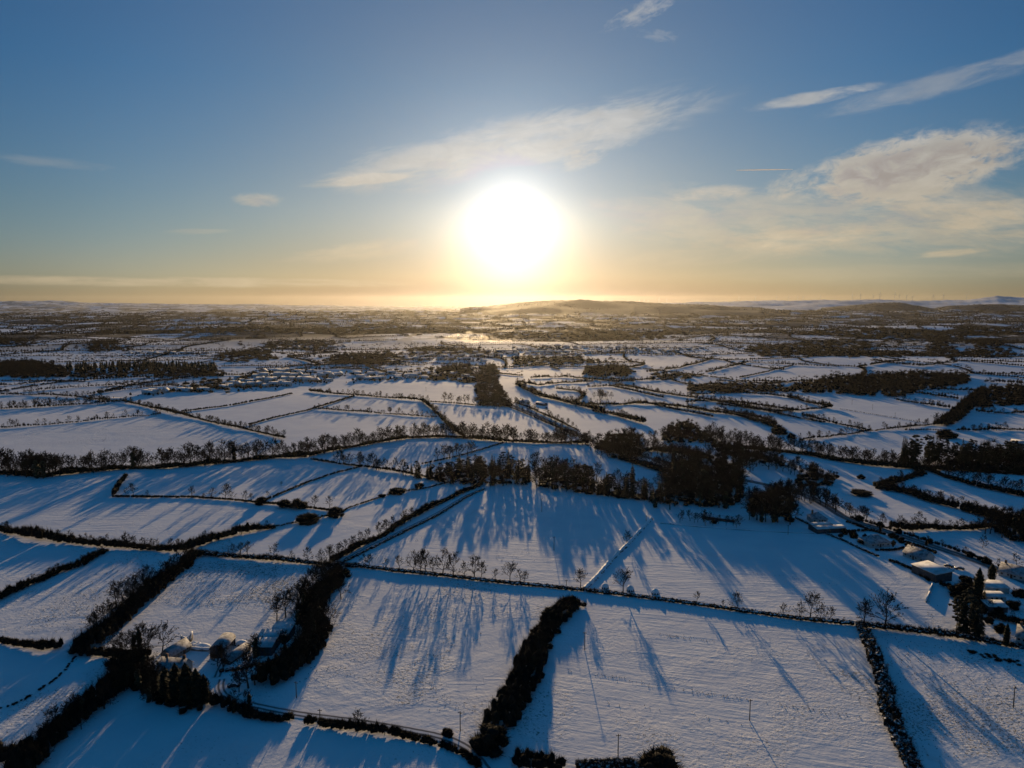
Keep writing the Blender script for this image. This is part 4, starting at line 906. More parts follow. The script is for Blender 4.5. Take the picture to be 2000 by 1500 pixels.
row('in the wood by the right edge', [(1950, 905), (1980, 915), (2010, 920)], 12, 13, ('bare', 'pine'), 7)
row('in the thicket under the conifers', [(1800, 918), (1860, 934), (1920, 950), (2005, 966)], 16, 8, 'bare', 3)
row('in the corner wood above the road', [(1945, 1030), (1965, 1046), (1990, 1052), (2010, 1040)], 12, 9, B2, 5)
row('in the shaded wood before the clearing', [(1556, 925), (1590, 938), (1616, 946)], 12, 7.5, B2, 5)
row('on the slope hedge beyond the road', [(1010, 752), (1049, 773), (1091, 783), (1139, 795), (1178, 804)], 20, 7, 'bare', 3)
row('on the lumpy hedge of far fields', [(1280, 767), (1370, 780), (1460, 797), (1550, 815)], 18, 5.5, B2, 2)
row('on the dense hedge by the ivy trees', [(1540, 778), (1580, 788), (1618, 797)], 10, 5.0, B2, 1)
row('below the rounded white field', [(1400, 806), (1445, 813), (1490, 826), (1515, 834)], 18, 6.5, B2, 2)
row('on the steep hedgerow', [(1920, 768), (1895, 788), (1862, 820), (1838, 832)], 14, 7.5, B2, 4)
row('in the road wood, front rank', [(950, 796), (975, 796), (998, 794)], 9, 8.5, B2, 5)
row('in the road wood, middle rank', [(938, 780), (960, 778), (985, 778)], 10, 8.5, B2, 8)
row('in the road wood, back rank', [(932, 764), (950, 760), (965, 752), (955, 742)], 10, 8, B2, 8)
row('in the copse of the curved field', [(1160, 778), (1178, 779), (1192, 779)], 7, 9, 'bare', 4)
row('in the clump near the tree avenue', [(165, 788), (190, 790), (214, 788)], 9, 9, ('bare', 'pine'), 5)

row('in the field side of the farm copse', [(660, 1122), (640, 1150), (618, 1190), (622, 1226), (600, 1256)], 13, 7.5, B2, 3)
row('in the yard side of the farm copse', [(640, 1128), (605, 1170), (598, 1205), (600, 1262), (560, 1308)], 13, 7.5, B2, 3)
row('in the slanting left hedge', [(372, 1098), (330, 1132), (300, 1156), (250, 1198), (190, 1246)], 14, 6.5, B2, 2)
row('in the bottom left hedge', [(262, 1330), (200, 1372), (150, 1408), (100, 1454), (60, 1500)], 16, 6.0, B2, 2)
row('in the bushy hedge across the left', [(0, 1036), (100, 1054), (200, 1065), (340, 1076), (420, 1056), (520, 1034)], 22, 4.6, 'bare', 1.2)
row('in the thicket before the farmhouse', [(235, 1296), (262, 1322), (300, 1350), (335, 1368)], 10, 7.0, B2, 3)
row('in the corner hedge at the left', [(200, 1080), (150, 1108), (90, 1130), (20, 1160)], 10, 3.6, 'bare', 1)
row('in the dark hedge past the bungalows', [(1712, 953), (1780, 966), (1871, 992), (1945, 1010), (2000, 1026)], 18, 5.5, B2, 2)
row('in the hooked thicket', [(1712, 952), (1745, 944), (1775, 934), (1800, 926)], 8, 4.5, B2, 2)
row('in the roadside thicket', [(1740, 1031), (1800, 1034), (1895, 1034), (1945, 1028)], 12, 4.6, 'bare', 1)

row('in the upper bungalow gardens', [(1640, 1042), (1680, 1052), (1745, 1058), (1770, 1066)], 8, 2.6, ('bush', 'bush', 'bare'), 3)
row('in the lower bungalow gardens', [(1845, 1126), (1880, 1130), (1905, 1146), (1915, 1200), (1940, 1206)], 9, 3.6, ('bush', 'bare', 'cypress'), 3)
row('in the gardens by the picture edge', [(1975, 1150), (1985, 1185), (1990, 1215), (1940, 1232)], 8, 3.4, ('bush', 'bare'), 3)
row('along the verge over the bungalows', [(1660, 1012), (1720, 1029), (1790, 1052), (1870, 1078), (1960, 1112)], 12, 3.0, ('bush', 'bare'), 1)

def bush_mesh(seed):
    mb = MB(); n = 26
    a = RNG.uniform(0, 6.283, n); rr = np.sqrt(RNG.random(n)) * .34; z = RNG.uniform(.08, .72, n) * (1 - (rr / .46) ** 2 * .6)
    C = np.column_stack([np.cos(a) * rr, np.sin(a) * rr, z]); R = np.column_stack([RNG.uniform(.17, .26, n)] * 2 + [RNG.uniform(.17, .25, n)])
    blobs(mb, C, R * .8, ICO1, .25, floor=-1); twigs(mb, C, R, 110, .11, .011, up=.8, inner=.4, outer=(.75, 1.4))
    return mb
BUSH = [bush_mesh(i) for i in range(4)]
BUSHD = [b.data('thorn_bush', ['hedge']) for b in BUSH]
NAMES = {'bare': 'bare_tree', 'ivy': 'ivy_tree', 'spruce': 'spruce_tree', 'pine': 'pine_tree', 'cypress': 'cypress_tree', 'bush': 'thorn_bush'}
MASS = []
def hedge_trees():
    rng = np.random.default_rng(31)
    for a in HEDGES:
        p0 = P(*a[2][len(a[2]) // 2])
        if math.hypot(*p0[:2]) < 620 or a[5] != 'wild': continue
        for x, y, dx, dy in poly_points(a[2], 6.5):
            if rng.random() < .9:
                x, y = x + rng.normal() * 2, y + rng.normal() * 2
                MASS.append(dict(p=G(x, y), h=rng.uniform(4.2, 9.5), kind='bare', spread=rng.uniform(.8, 1.2)))
hedge_trees()
def plant_all():
    for r in REQ: r['size'] = r['h'] / math.hypot(r['p'][0], r['p'][1])
    order = sorted(REQ, key=lambda r: -r['size'])
    count = {}
    rnd = random.Random(3)
    for r in order:
        k = r['kind']; kk = 'bare' if k in ('bare', 'ivy') else k
        count[kk] = count.get(kk, 0) + 1
        if count[kk] > 296: MASS.append(r); continue
        near = r['size'] > 0.026
        s = (r['h'] * r['spread'], r['h'] * r['spread'], r['h'])
        cat = 'bush' if k == 'bush' else 'tree'
        rz = rnd.uniform(0, 6.283)
        loc = r['p'] - np.array([0, 0, .05])
        if k == 'bush': me = BUSHD[rnd.randrange(len(BUSHD))]
        elif not near: me = rnd.choice(BARE_MD) if k in ('bare', 'ivy') else rnd.choice(CONM[k])
        else: me = None
        if me is not None:
            o = bpy.data.objects.new(NAMES[k], me); COL.objects.link(o); o.location = loc; o.rotation_euler = (0, 0, rz); o.scale = s
        else:
            o = empty(NAMES[k], loc, rz); o.scale = s
            parts = rnd.choice(BARE_ND) if k == 'bare' else rnd.choice(IVY_ND) if k == 'ivy' else rnd.choice(COND[k])
            for nm, me in zip(('trunk', 'crown', 'ivy_cover'), parts):
                c = bpy.data.objects.new(nm, me); COL.objects.link(c); c.parent = o
        props(o, r['label'], cat, r['group'])
    # the trees beyond the limit, joined
    mb = MB()
    for r in MASS:
        src = rnd.choice(BARE_M) if r['kind'] in ('bare', 'ivy') else rnd.choice(CON.get(r['kind'], CON['pine']))
        a = rnd.uniform(0, 6.283); ca, sa = math.cos(a), math.sin(a); h, sp = r['h'], r['spread']
        for k, part in enumerate(src[:2]):
            V = np.concatenate(part.v) * (h * sp, h * sp, h)
            V = np.column_stack([V[:, 0] * ca - V[:, 1] * sa, V[:, 0] * sa + V[:, 1] * ca, V[:, 2]]) + r['p']
            mb.v.append(V)
            for n in (3, 4):
                for f in part.f[n]: mb.f[n].append(f + mb.n); mb.mi[n].append(np.full(len(f), k, np.int32))
            mb.n += len(V)
    if MASS: props(mb.build('distant_trees', ['bark', 'twig']), 'many small bare trees on hedges and woods beyond the middle fields', kind='stuff')
plant_all()

# ------------------------------------------------------------------ undergrowth and scrub woods
def area_points(poly, spacing):
    W = np.array([P(*p)[:2] for p in poly]); lo, hi = W.min(0), W.max(0)
    n = int((hi[0] - lo[0]) * (hi[1] - lo[1]) / spacing ** 2) + 1
    q = RNG.uniform(lo, hi, (n, 2)); inside = np.zeros(n, bool); j = len(W) - 1
    for i in range(len(W)):
        a, b = W[i], W[j]
        c = ((a[1] > q[:, 1]) != (b[1] > q[:, 1])) & (q[:, 0] < (b[0] - a[0]) * (q[:, 1] - a[1]) / (b[1] - a[1] + 1e-12) + a[0])
        inside ^= c; j = i
    return q[inside]
def scrub(name, label, poly, spacing, h, tree_share=0.0, th=8, mats=('hedge', 'twig'), cat=None):
    q = area_points(poly, spacing)
    if len(q) == 0: return
    if spacing >= 10:                                   # far woods: ragged outlines, thin places
        q = q[np.sin(q[:, 0] / 37) * np.sin(q[:, 1] / 29 + q[:, 0] / 90) + RNG.normal(size=len(q)) * .45 > -.55]
        q = q + RNG.normal(size=q.shape) * spacing * RNG.exponential(1.0, (len(q), 1)) * (1.6, .9)
    n = len(q); z = height(q[:, 0], q[:, 1])
    hh = h * RNG.uniform(.6, 1.35, n); w = spacing * RNG.uniform(.5, .8, n)
    C = np.column_stack([q, z + hh * .4]); R = np.column_stack([w, w, hh * .6])
    mb = MB(); blobs(mb, C, R * .72, ICO1 if n < 1500 else OCT, .35); twigs(mb, C, R, 40, .45 * h, .06 if spacing < 6 else .13, up=.9, outer=(.7, 1.35))
    m = RNG.random(n) < tree_share
    if m.any():
        c2 = C[m].copy(); hh2 = th * RNG.uniform(.7, 1.25, m.sum()); c2[:, 2] = z[m] + hh2 * .62; r2 = np.column_stack([hh2 * .28, hh2 * .28, hh2 * .36])
        twigs(mb, c2, r2, 110, .22 * th, .075, 1, up=.6, inner=.1, outer=(.5, 1.15))
        for b, t in zip(np.column_stack([q[m], z[m]]), hh2): mb.tube(b, b + (0, 0, t * .8), .2, .06, 3, 1, False)
    o = mb.build(name, list(mats)); props(o, label, cat, kind='stuff')
scrub('woodland_undergrowth', 'brambles and saplings on the floor of the pine wood', [(840, 936), (890, 922), (930, 912), (1030, 918), (1034, 942), (980, 947), (900, 946)], 4.5, 2.6, .2, 8, ('hedge', 'needle'))
scrub('woodland_undergrowth', 'brush on the floor of the grove and fir strip', [(1050, 952), (1060, 930), (1140, 938), (1200, 955), (1300, 972), (1298, 983), (1200, 972)], 4.5, 2.4, .2, 8)
scrub('woodland_undergrowth', 'brush on the floor of the dark deciduous wood', [(1296, 984), (1300, 930), (1330, 905), (1420, 900), (1450, 930), (1448, 985), (1380, 992)], 4.5, 3.2, .5, 10)
scrub('woodland_undergrowth', 'brush in the grove by the long low shed', [(1455, 1006), (1470, 965), (1540, 955), (1556, 985), (1540, 1012)], 4.5, 2.0, .3, 9)
scrub('scrub_wood', 'dark scrub wood on the shaded slope under the belt', [(1390, 850), (1400, 868), (1460, 884), (1530, 905), (1536, 914), (1440, 898), (1400, 880), (1380, 862)], 5, 3.6, .4, 9)
scrub('scrub_wood', 'dark scrub wood by the road bend', [(1160, 872), (1200, 848), (1250, 850), (1255, 892), (1200, 896)], 5, 3.4, .4, 9)
scrub('scrub_wood', 'dark scrub knoll beside the rounded field', [(1292, 866), (1300, 842), (1340, 824), (1384, 852), (1382, 866)], 5, 3.6, .4, 9)
scrub('scrub_wood', 'dark scrub thicket above the bungalows', [(1556, 952), (1560, 922), (1590, 918), (1640, 934), (1618, 950)], 5, 3.2, .2, 7)
scrub('scrub_wood', 'dark spruce and scrub block by the right edge', [(1850, 918), (1860, 896), (1930, 880), (2020, 884), (2020, 926)], 6, 4.5, .5, 13, ('hedge', 'needle'))
scrub('scrub_wood', 'corner wood above the road by the right edge', [(1935, 1034), (1950, 1012), (2020, 1006), (2020, 1066), (1965, 1062)], 4.5, 3.4, .4, 8)
scrub('scrub_wood', 'dark tree block along the main road in the middle', [(934, 792), (928, 758), (955, 736), (968, 740), (985, 768), (1001, 796)], 6, 3.0, .5, 8)
scrub('scrub_wood', 'long dark plantation over the sunlit right hand fields', [(1530, 768), (1545, 757), (1620, 742), (1760, 730), (1890, 736), (1895, 752), (1800, 764), (1752, 778), (1640, 770)], 9, 7.0, .7, 12)
scrub('scrub_wood', 'dark plantation at the left edge', [(-10, 738), (-10, 712), (60, 706), (128, 722), (130, 738), (60, 740)], 9, 7, .6, 12)
scrub('scrub_wood', 'dark brush belt below the conifer row on the left', [(128, 738), (125, 728), (300, 728), (420, 726), (430, 736), (280, 738)], 10, 5, .5, 9)
scrub('scrub_wood', 'dark wood blocks by the road near the town', [(850, 736), (860, 722), (920, 720), (930, 738)], 8, 6, .6, 11)
scrub('scrub_wood', 'dark wood right of the town fields', [(1139, 734), (1145, 720), (1215, 716), (1240, 728), (1225, 738)], 9, 7, .7, 12)
scrub('scrub_wood', 'scrubby wooded strip below the shaded strips', [(1340, 764), (1350, 752), (1440, 750), (1540, 756), (1545, 766), (1440, 768)], 9, 4.5, .4, 8)
scrub('scrub_wood', 'dark shoulder wood at the right edge', [(1900, 800), (1920, 760), (2020, 752), (2020, 790), (1960, 794)], 8, 5, .5, 9)
for lab, poly, sp, h, th in [
    ('dark trees where the road enters the town', [(895, 748), (903, 722), (965, 712), (978, 738), (940, 748)], 9, 3.5, 9),
    ('dark clump of trees on the far left slope', [(172, 688), (178, 668), (222, 668), (232, 684)], 10, 5, 12), ('broken dark wood behind the plantation conifers', [(420, 708), (440, 690), (520, 684), (540, 700), (480, 708)], 14, 4, 11),
    ('dark tree band before the far shaded fields', [(500, 684), (520, 668), (640, 664), (650, 678), (580, 684)], 14, 4, 11), ('long dark wood between plantation and town', [(640, 712), (655, 694), (770, 692), (790, 706), (720, 714)], 11, 6, 12),
    ('dark wood behind the town estate', [(800, 694), (812, 680), (930, 682), (945, 692)], 13, 6, 12), ('continuous dark tree line over the left slopes', [(190, 652), (200, 645), (560, 645), (570, 651)], 22, 5, 12),
    ('trees about the road into town', [(846, 744), (855, 718), (925, 712), (940, 728), (935, 742)], 10, 5, 11), ('dark tree band before the town centre', [(1000, 714), (1005, 700), (1150, 698), (1155, 710)], 12, 5, 11),
    ('dark wood beyond the town', [(1105, 668), (1120, 655), (1285, 652), (1290, 664)], 20, 6, 12), ('big dark wood over the shaded far fields', [(1450, 688), (1480, 676), (1540, 672), (1640, 666), (1715, 668), (1700, 680), (1600, 686)], 16, 5, 11),
    ('long dark tree band across the right far fields', [(1480, 697), (1490, 689), (1760, 686), (1980, 690), (1980, 698), (1700, 698)], 15, 5, 11), ('dark wood hook near the right far edge', [(1815, 692), (1822, 662), (1850, 658), (1856, 690)], 14, 6, 12),
    ('round dark copse in the right far fields', [(1900, 692), (1908, 664), (1948, 662), (1955, 690)], 13, 7, 14), ('far dark line of woods toward the right hill', [(1560, 655), (1580, 646), (2010, 644), (2010, 654)], 24, 6, 13),
    ('far dark woods under the central hill', [(960, 662), (980, 650), (1120, 648), (1300, 646), (1310, 652), (1120, 660)], 24, 6, 12), ('scrub wood below the strip fields', [(1270, 742), (1285, 732), (1350, 730), (1360, 740)], 11, 4, 9),
    ('far dark woods over the middle plain', [(560, 650), (580, 642), (900, 640), (960, 646), (900, 652)], 26, 5, 12), ('dark wood by the left far fields', [(-10, 672), (0, 660), (60, 662), (70, 672)], 14, 5, 12)]:
    scrub('scrub_wood', lab, poly, sp, h, .75, th)
scrub('scrub_wood', 'house garden trees beside the village', [(360, 768), (365, 752), (430, 742), (460, 744), (440, 764)], 10, 4.5, .5, 9)

scrub('bramble_patch', 'brown brambles breaking the snow in the corner field by the picture edge', [(1876, 1268), (1900, 1272), (1995, 1292), (1998, 1302), (1940, 1292)], 1.6, .5, 0)

# the row of plantation conifers on the left, beyond the limit of single trees
def far_conifers():
    mb = MB(); n = 260
    q = area_points([(122, 728), (125, 719), (300, 714), (420, 716), (424, 727), (300, 728)], 12)
    h = RNG.uniform(10, 16, len(q)); z = height(q[:, 0], q[:, 1])
    base = np.array([(math.cos(a), math.sin(a), 0) for a in np.arange(6) * math.pi / 3] + [(0, 0, 1.0)])
    f = np.array([(i, (i + 1) % 6, 6) for i in range(6)])
    for s, z0, z1 in ((.26, .02, .6), (.2, .3, .8), (.13, .55, 1.0)):
        V = np.column_stack([q, z])[:, None] + np.concatenate([base[:6] * (s, s, 0) + (0, 0, z0), [(0, 0, z1)]])[None] * h[:, None, None] * RNG.uniform(.8, 1.2, (len(q), 7, 1))
        mb.add(V.reshape(-1, 3), (f[None] + 7 * np.arange(len(q))[:, None, None]).reshape(-1, 3))
    props(mb.build('conifer_plantation', 'needle'), 'far row of pointed plantation conifers on the left', kind='stuff')
far_conifers()

# ------------------------------------------------------------------ far hedgerow country
OPEN = [[P(*p)[:2] for p in poly] for poly in ([(690, 790), (700, 752), (870, 738), (935, 745), (945, 790)], [(1560, 800), (1560, 775), (1640, 772), (1800, 795), (1815, 825), (1700, 812)], [(1020, 735), (1060, 722), (1130, 724), (1170, 738), (1100, 746)],
        [(1500, 735), (1560, 714), (1650, 719), (1620, 735), (1530, 748)], [(1180, 790), (1190, 762), (1260, 768), (1300, 780), (1240, 788)])]
def inside_poly(q, W):
    c = False; j = len(W) - 1
    for i in range(len(W)):
        a, b = W[i], W[j]
        if (a[1] > q[1]) != (b[1] > q[1]) and q[0] < (b[0] - a[0]) * (q[1] - a[1]) / (b[1] - a[1] + 1e-12) + a[0]: c = not c
        j = i
    return c
def far_country():
    rng = np.random.default_rng(21)
    mb = MB()
    sx, sy = 185., 190.
    nx, ny = 84, 56
    gx = (np.arange(nx) - nx / 2) * sx; gy = 1000 + np.arange(ny) * sy
    Xg, Yg = np.meshgrid(gx, gy)
    a = .16
    X = Xg * math.cos(a) - (Yg - 1000) * math.sin(a) + rng.normal(size=Xg.shape) * 42 + 400 * a * 6
    Y = 1000 + Xg * math.sin(a) + (Yg - 1000) * math.cos(a) + rng.normal(size=Xg.shape) * 42
    C, R, TC, TR = [], [], [], []
    def edge(p, q, dens):
        L = math.dist(p, q); mid = ((p[0] + q[0]) / 2, (p[1] + q[1]) / 2); r = math.hypot(*mid)
        az = abs(math.degrees(math.atan2(mid[0], mid[1])))
        if mid[1] < 0 or az > 44 or r < 1200 or r > 10500: return
        if r > 6900 and -2.5 < math.degrees(math.atan2(mid[0], mid[1])) < 19: return
        if abs(mid[0]) < 520 and 1900 < r < 2700 and rng.random() < .5: return
        step = max(4.5, r / 340); n = max(1, int(L / step)); bend = rng.normal() * 14
        h0 = rng.uniform(2.4, 5.2); tp = rng.choice([.15, .4, .7, .95])
        for i in range(n):
            t = (i + .5) / n
            if rng.random() < .05: continue
            x = p[0] + (q[0] - p[0]) * t - (q[1] - p[1]) / L * bend * math.sin(math.pi * t); y = p[1] + (q[1] - p[1]) * t + (q[0] - p[0]) / L * bend * math.sin(math.pi * t)
            h = h0 * rng.uniform(.75, 1.3) * (1 - .4 * min(1, max(0, (r - 2500) / 4000)))
            C.append((x, y, h * .42)); R.append((step * .62, step * .62, h * .6))
            if rng.random() < tp:
                th = rng.uniform(6.5, 13); TC.append((x, y, th * .6)); TR.append((max(th * .36, step * .5), th * .36, th * .42))
    for i in range(ny):
        for j in range(nx):
            if j + 1 < nx and rng.random() > .12: edge((X[i, j], Y[i, j]), (X[i, j + 1], Y[i, j + 1]), 1)
            if i + 1 < ny and rng.random() > .22: edge((X[i, j], Y[i, j]), (X[i + 1, j], Y[i + 1, j]), 1)
    # small far woods
    keep = [i for i, q in enumerate(C) if not any(inside_poly(q, B) for B in OPEN)]; C = [C[i] for i in keep]; R = [R[i] for i in keep]
    TC2 = [(p, q) for p, q in zip(TC, TR) if not any(inside_poly(p, B) for B in OPEN)]; TC = [p for p, q in TC2]; TR = [q for p, q in TC2]
    for _ in range(420):
        r = rng.uniform(1750, 9000); az = math.radians(rng.uniform(-40, 40)); x0, y0 = r * math.sin(az), r * math.cos(az)
        nn = int(rng.uniform(12, 60)); lx, ly = rng.uniform(40, 190), rng.uniform(20, 60)
        for _ in range(nn):
            x, y = x0 + rng.normal() * lx, y0 + rng.normal() * ly; th = rng.uniform(6, 12)
            TC.append((x, y, th * .5)); TR.append((th * .5, th * .5, th * .5))
    C, R, TC, TR = map(np.array, (C, R, TC, TR))
    C[:, 2] += height(C[:, 0], C[:, 1]); TC[:, 2] += height(TC[:, 0], TC[:, 1])
    blobs(mb, C, R, OCT, .25); 
    m = np.hypot(TC[:, 0], TC[:, 1]) < 3200
    blobs(mb, TC[~m], TR[~m] * .9, OCT, .3)
    twigs(mb, TC[m], TR[m], 34, 2.0, .16, up=.4, inner=.1, outer=(.6, 1.2))
    m2 = np.hypot(C[:, 0], C[:, 1]) < 3000
    twigs(mb, C[m2], R[m2], 8, 1.0, .16, up=.8)
    props(mb.build('distant_hedgerows', 'hedge'), 'far off hedgerows and woods dividing the plain up to the hills', kind='stuff')
far_country()
# ------------------------------------------------------------------ buildings
def frame(A, B):
    """Origin, length and heading of a building whose near wall runs between two pixels."""
    a, b = P(*A), P(*B); d = b[:2] - a[:2]
    z = min(a[2], b[2]); return np.array([a[0], a[1], z]), float(np.linalg.norm(d)), math.atan2(d[1], d[0])
def quad_mesh(name, mats, faces, parent, mi=None):
    mb = MB()
    for i, f in enumerate(faces):
        f = np.array(f, float)
        mb.add(f, [tuple(range(len(f)))], mi[i] if mi else 0)
    return mb.build(name, mats, parent)
def shell(L, D, H, gable=0.0, axis='x', t=0.0):
    """Walls of a building as faces; gables rise to H+gable on the ends of the ridge axis."""
    c = [(0, 0), (L, 0), (L, D), (0, D)]; F_ = []
    for i in range(4):
        (x0, y0), (x1, y1) = c[i], c[(i + 1) % 4]
        F_.append([(x0, y0, -.6), (x1, y1, -.6), (x1, y1, H), (x0, y0, H)])
    if gable:
        if axis == 'x':
            F_ += [[(0, 0, H), (0, D, H), (0, D / 2, H + gable)], [(L, D, H), (L, 0, H), (L, D / 2, H + gable)]]
        else:
            F_ += [[(L, 0, H), (0, 0, H), (L / 2, 0, H + gable)], [(0, D, H), (L, D, H), (L / 2, D, H + gable)]]
    return F_
def slab(mb, q, th, mi=0):
    """A thick sheet from a quad, its underside th lower."""
    q = np.array(q, float); lo = q - (0, 0, th); n = len(q)
    mb.add(np.concatenate([q, lo]), [(0, 1, 2, 3), (7, 6, 5, 4), (0, 4, 5, 1), (1, 5, 6, 2), (2, 6, 7, 3), (3, 7, 4, 0)], mi)
def windows(root, L, D, H, n, w=1.1, h=1.0, sill=.95, side='near', frame_mat='render'):
    for i in range(n):
        x = L * (i + .5) / n - w / 2
        f = MB(); y0, y1 = (-.05, .02) if side == 'near' else (D - .02, D + .05)
        for (a, b, c, d) in ((x, sill, x + w, sill + .1), (x, sill + h - .1, x + w, sill + h), (x, sill + .1, x + .1, sill + h - .1), (x + w - .1, sill + .1, x + w, sill + h - .1)): f.box((a, y0, b), (c, y1, d))
        fo = f.build('window', frame_mat, root)
        p = MB(); ym = -.02 if side == 'near' else D + .02
        p.add([(x + .1, ym, sill + .1), (x + w - .1, ym, sill + .1), (x + w - .1, ym, sill + h - .1), (x + .1, ym, sill + h - .1)], [(0, 1, 2, 3)]); p.build('pane', 'glass', fo)
def doorway(root, x, w=1.0, h=2.0, mat='door'):
    d = MB(); d.box((x, -.07, 0), (x + w, .02, h)); do = d.build('door', mat, root)
    k = MB(); k.box((x + w * .82, -.11, h * .48), (x + w * .88, -.071, h * .54)); k.build('handle', 'steel', do)
def house(name, label, A, B, D, H=2.6, roof=2.4, kind='gable', axis='x', wall='render', chimneys=1, nwin=3, door=True, cat='house', over=.35, roofmat='roof_snow', L=None):
    o, L0, rz = frame(A, B); L = L or L0
    root = empty(name, o, rz); props(root, label, cat)
    wl = quad_mesh('walls', wall, shell(L, D, H, roof if kind == 'gable' else 0, axis), root)
    mb = MB(); e = over
    if kind == 'gable' and axis == 'x':
        s = roof / (D / 2); z0 = H - e * s + .12; zr = H + roof + .12
        slab(mb, [(-e, -e, z0), (L + e, -e, z0), (L + e, D / 2, zr), (-e, D / 2, zr)], .22)
        slab(mb, [(L + e, D + e, z0), (-e, D + e, z0), (-e, D / 2 + .003, zr - .002), (L + e, D / 2 + .003, zr - .002)], .22)
    elif kind == 'gable':
        s = roof / (L / 2); z0 = H - e * s + .12; zr = H + roof + .12
        slab(mb, [(-e, D + e, z0), (-e, -e, z0), (L / 2, -e, zr), (L / 2, D + e, zr)], .22)
        slab(mb, [(L + e, -e, z0), (L + e, D + e, z0), (L / 2 + .003, D + e, zr - .002), (L / 2 + .003, -e, zr - .002)], .22)
    elif kind == 'hip':
        z0 = H + .1; zr = H + roof; a = min(L, D) / 2
        r0, r1 = ((a, D / 2, zr), (L - a, D / 2, zr)) if L >= D else ((L / 2, a, zr), (L / 2, D - a, zr))
        c = [(-e, -e, z0), (L + e, -e, z0), (L + e, D + e, z0), (-e, D + e, z0)]
        if L >= D: fs = [(0, 1, 5, 4), (2, 3, 4, 5)]; ft = [(1, 2, 5), (3, 0, 4)]
        else: fs = [(1, 2, 5, 4), (3, 0, 4, 5)]; ft = [(0, 1, 4), (2, 3, 5)]
        V = c + [r0, r1] + [(x, y, z - .2) for x, y, z in c]
        mb.add(V, fs + [(0, 6, 7, 1), (1, 7, 8, 2), (2, 8, 9, 3), (3, 9, 6, 0)]); mb.add(V, ft)
    elif kind == 'mono':
        slab(mb, [(-e, -e, H + .15), (L + e, -e, H + .15), (L + e, D + e, H + roof + .15), (-e, D + e, H + roof + .15)], .25)
        quad_mesh('end_walls', wall, [[(0, 0, H), (0, D, H), (0, D, H + roof)], [(L, D, H), (L, 0, H), (L, D, H + roof)]], root)
    ro = mb.build('roof', roofmat, root)
    for i in range(chimneys):
        x = (L * .12 if i == 0 else L * .86); cb = MB(); zt = H + roof
        cb.box((x, D / 2 - .35, zt - .9), (x + .9, D / 2 + .35, zt + 1.0)); cb.box((x - .06, D / 2 - .41, zt + 1.0), (x + .96, D / 2 + .41, zt + 1.12))
        cb.tube((x + .25, D / 2, zt + 1.12), (x + .25, D / 2, zt + 1.5), .12, .11, 8); cb.tube((x + .65, D / 2, zt + 1.12), (x + .65, D / 2, zt + 1.5), .12, .11, 8)
        cb.build('chimney', 'brick', ro)
    if nwin: windows(root, L, D, H, nwin)
    if door: doorway(root, L * .5 - .5 if nwin % 2 == 0 else L * .67 - .5)
    return root
def barrel(name, label, A, B, D, H, rise, wall='tin', n=12, closed=True, ribs=6):
    """Round roofed shed: A-B is its long near wall, D its span."""
    o, L, rz = frame(A, B); root = empty(name, o, rz); props(root, label, 'shed')
    wf = shell(L, D, H)
    if closed: quad_mesh('walls', wall, wf, root)
    else:
        mb = MB()
        for i in range(ribs):
            x = L * i / (ribs - 1)
            for y in (0.0, D): mb.tube((x, y, -.5), (x, y, H), .1, .1, 6)
        mb.build('posts', 'steel', root); quad_mesh('walls', wall, [wf[1], wf[2], wf[3]], root)
    t = np.linspace(0, math.pi, n + 1); c = np.column_stack([D / 2 - np.cos(t) * (D / 2 + .2), H + np.sin(t) * rise])
    mb = MB(); V = []
    for x in (-.3, L + .3):
        V += [(x, y, z) for y, z in c] + [(x, y, z - .15) for y, z in c]
    k = n + 1; f = []
    for i in range(n): f += [(i, i + 2 * k, i + 1 + 2 * k, i + 1), (i + k + 1, i + 1 + 3 * k, i + 3 * k, i + k), (i, i + 1, i + k + 1, i + k), (i + 2 * k + 1, i + 2 * k, i + 3 * k, i + 3 * k + 1)]
    f += [(0, k, 3 * k, 2 * k), (n, n + 2 * k, n + 3 * k, n + k)]
    mb.add(V, f); mb.build('roof', 'roof_thin', root)
    for x in (0.02, L - .02):
        e = MB(); e.add([(x, D / 2, H)] + [(x, y, z) for y, z in c], [(0, i + 1, i + 2) for i in range(n)]); e.build('end_panel', wall, root)
    d = MB(); d.box((-.06, D * .2, 0), (-.003, D * .8, H * .92)); d.build('door', 'wood', root)
    return root
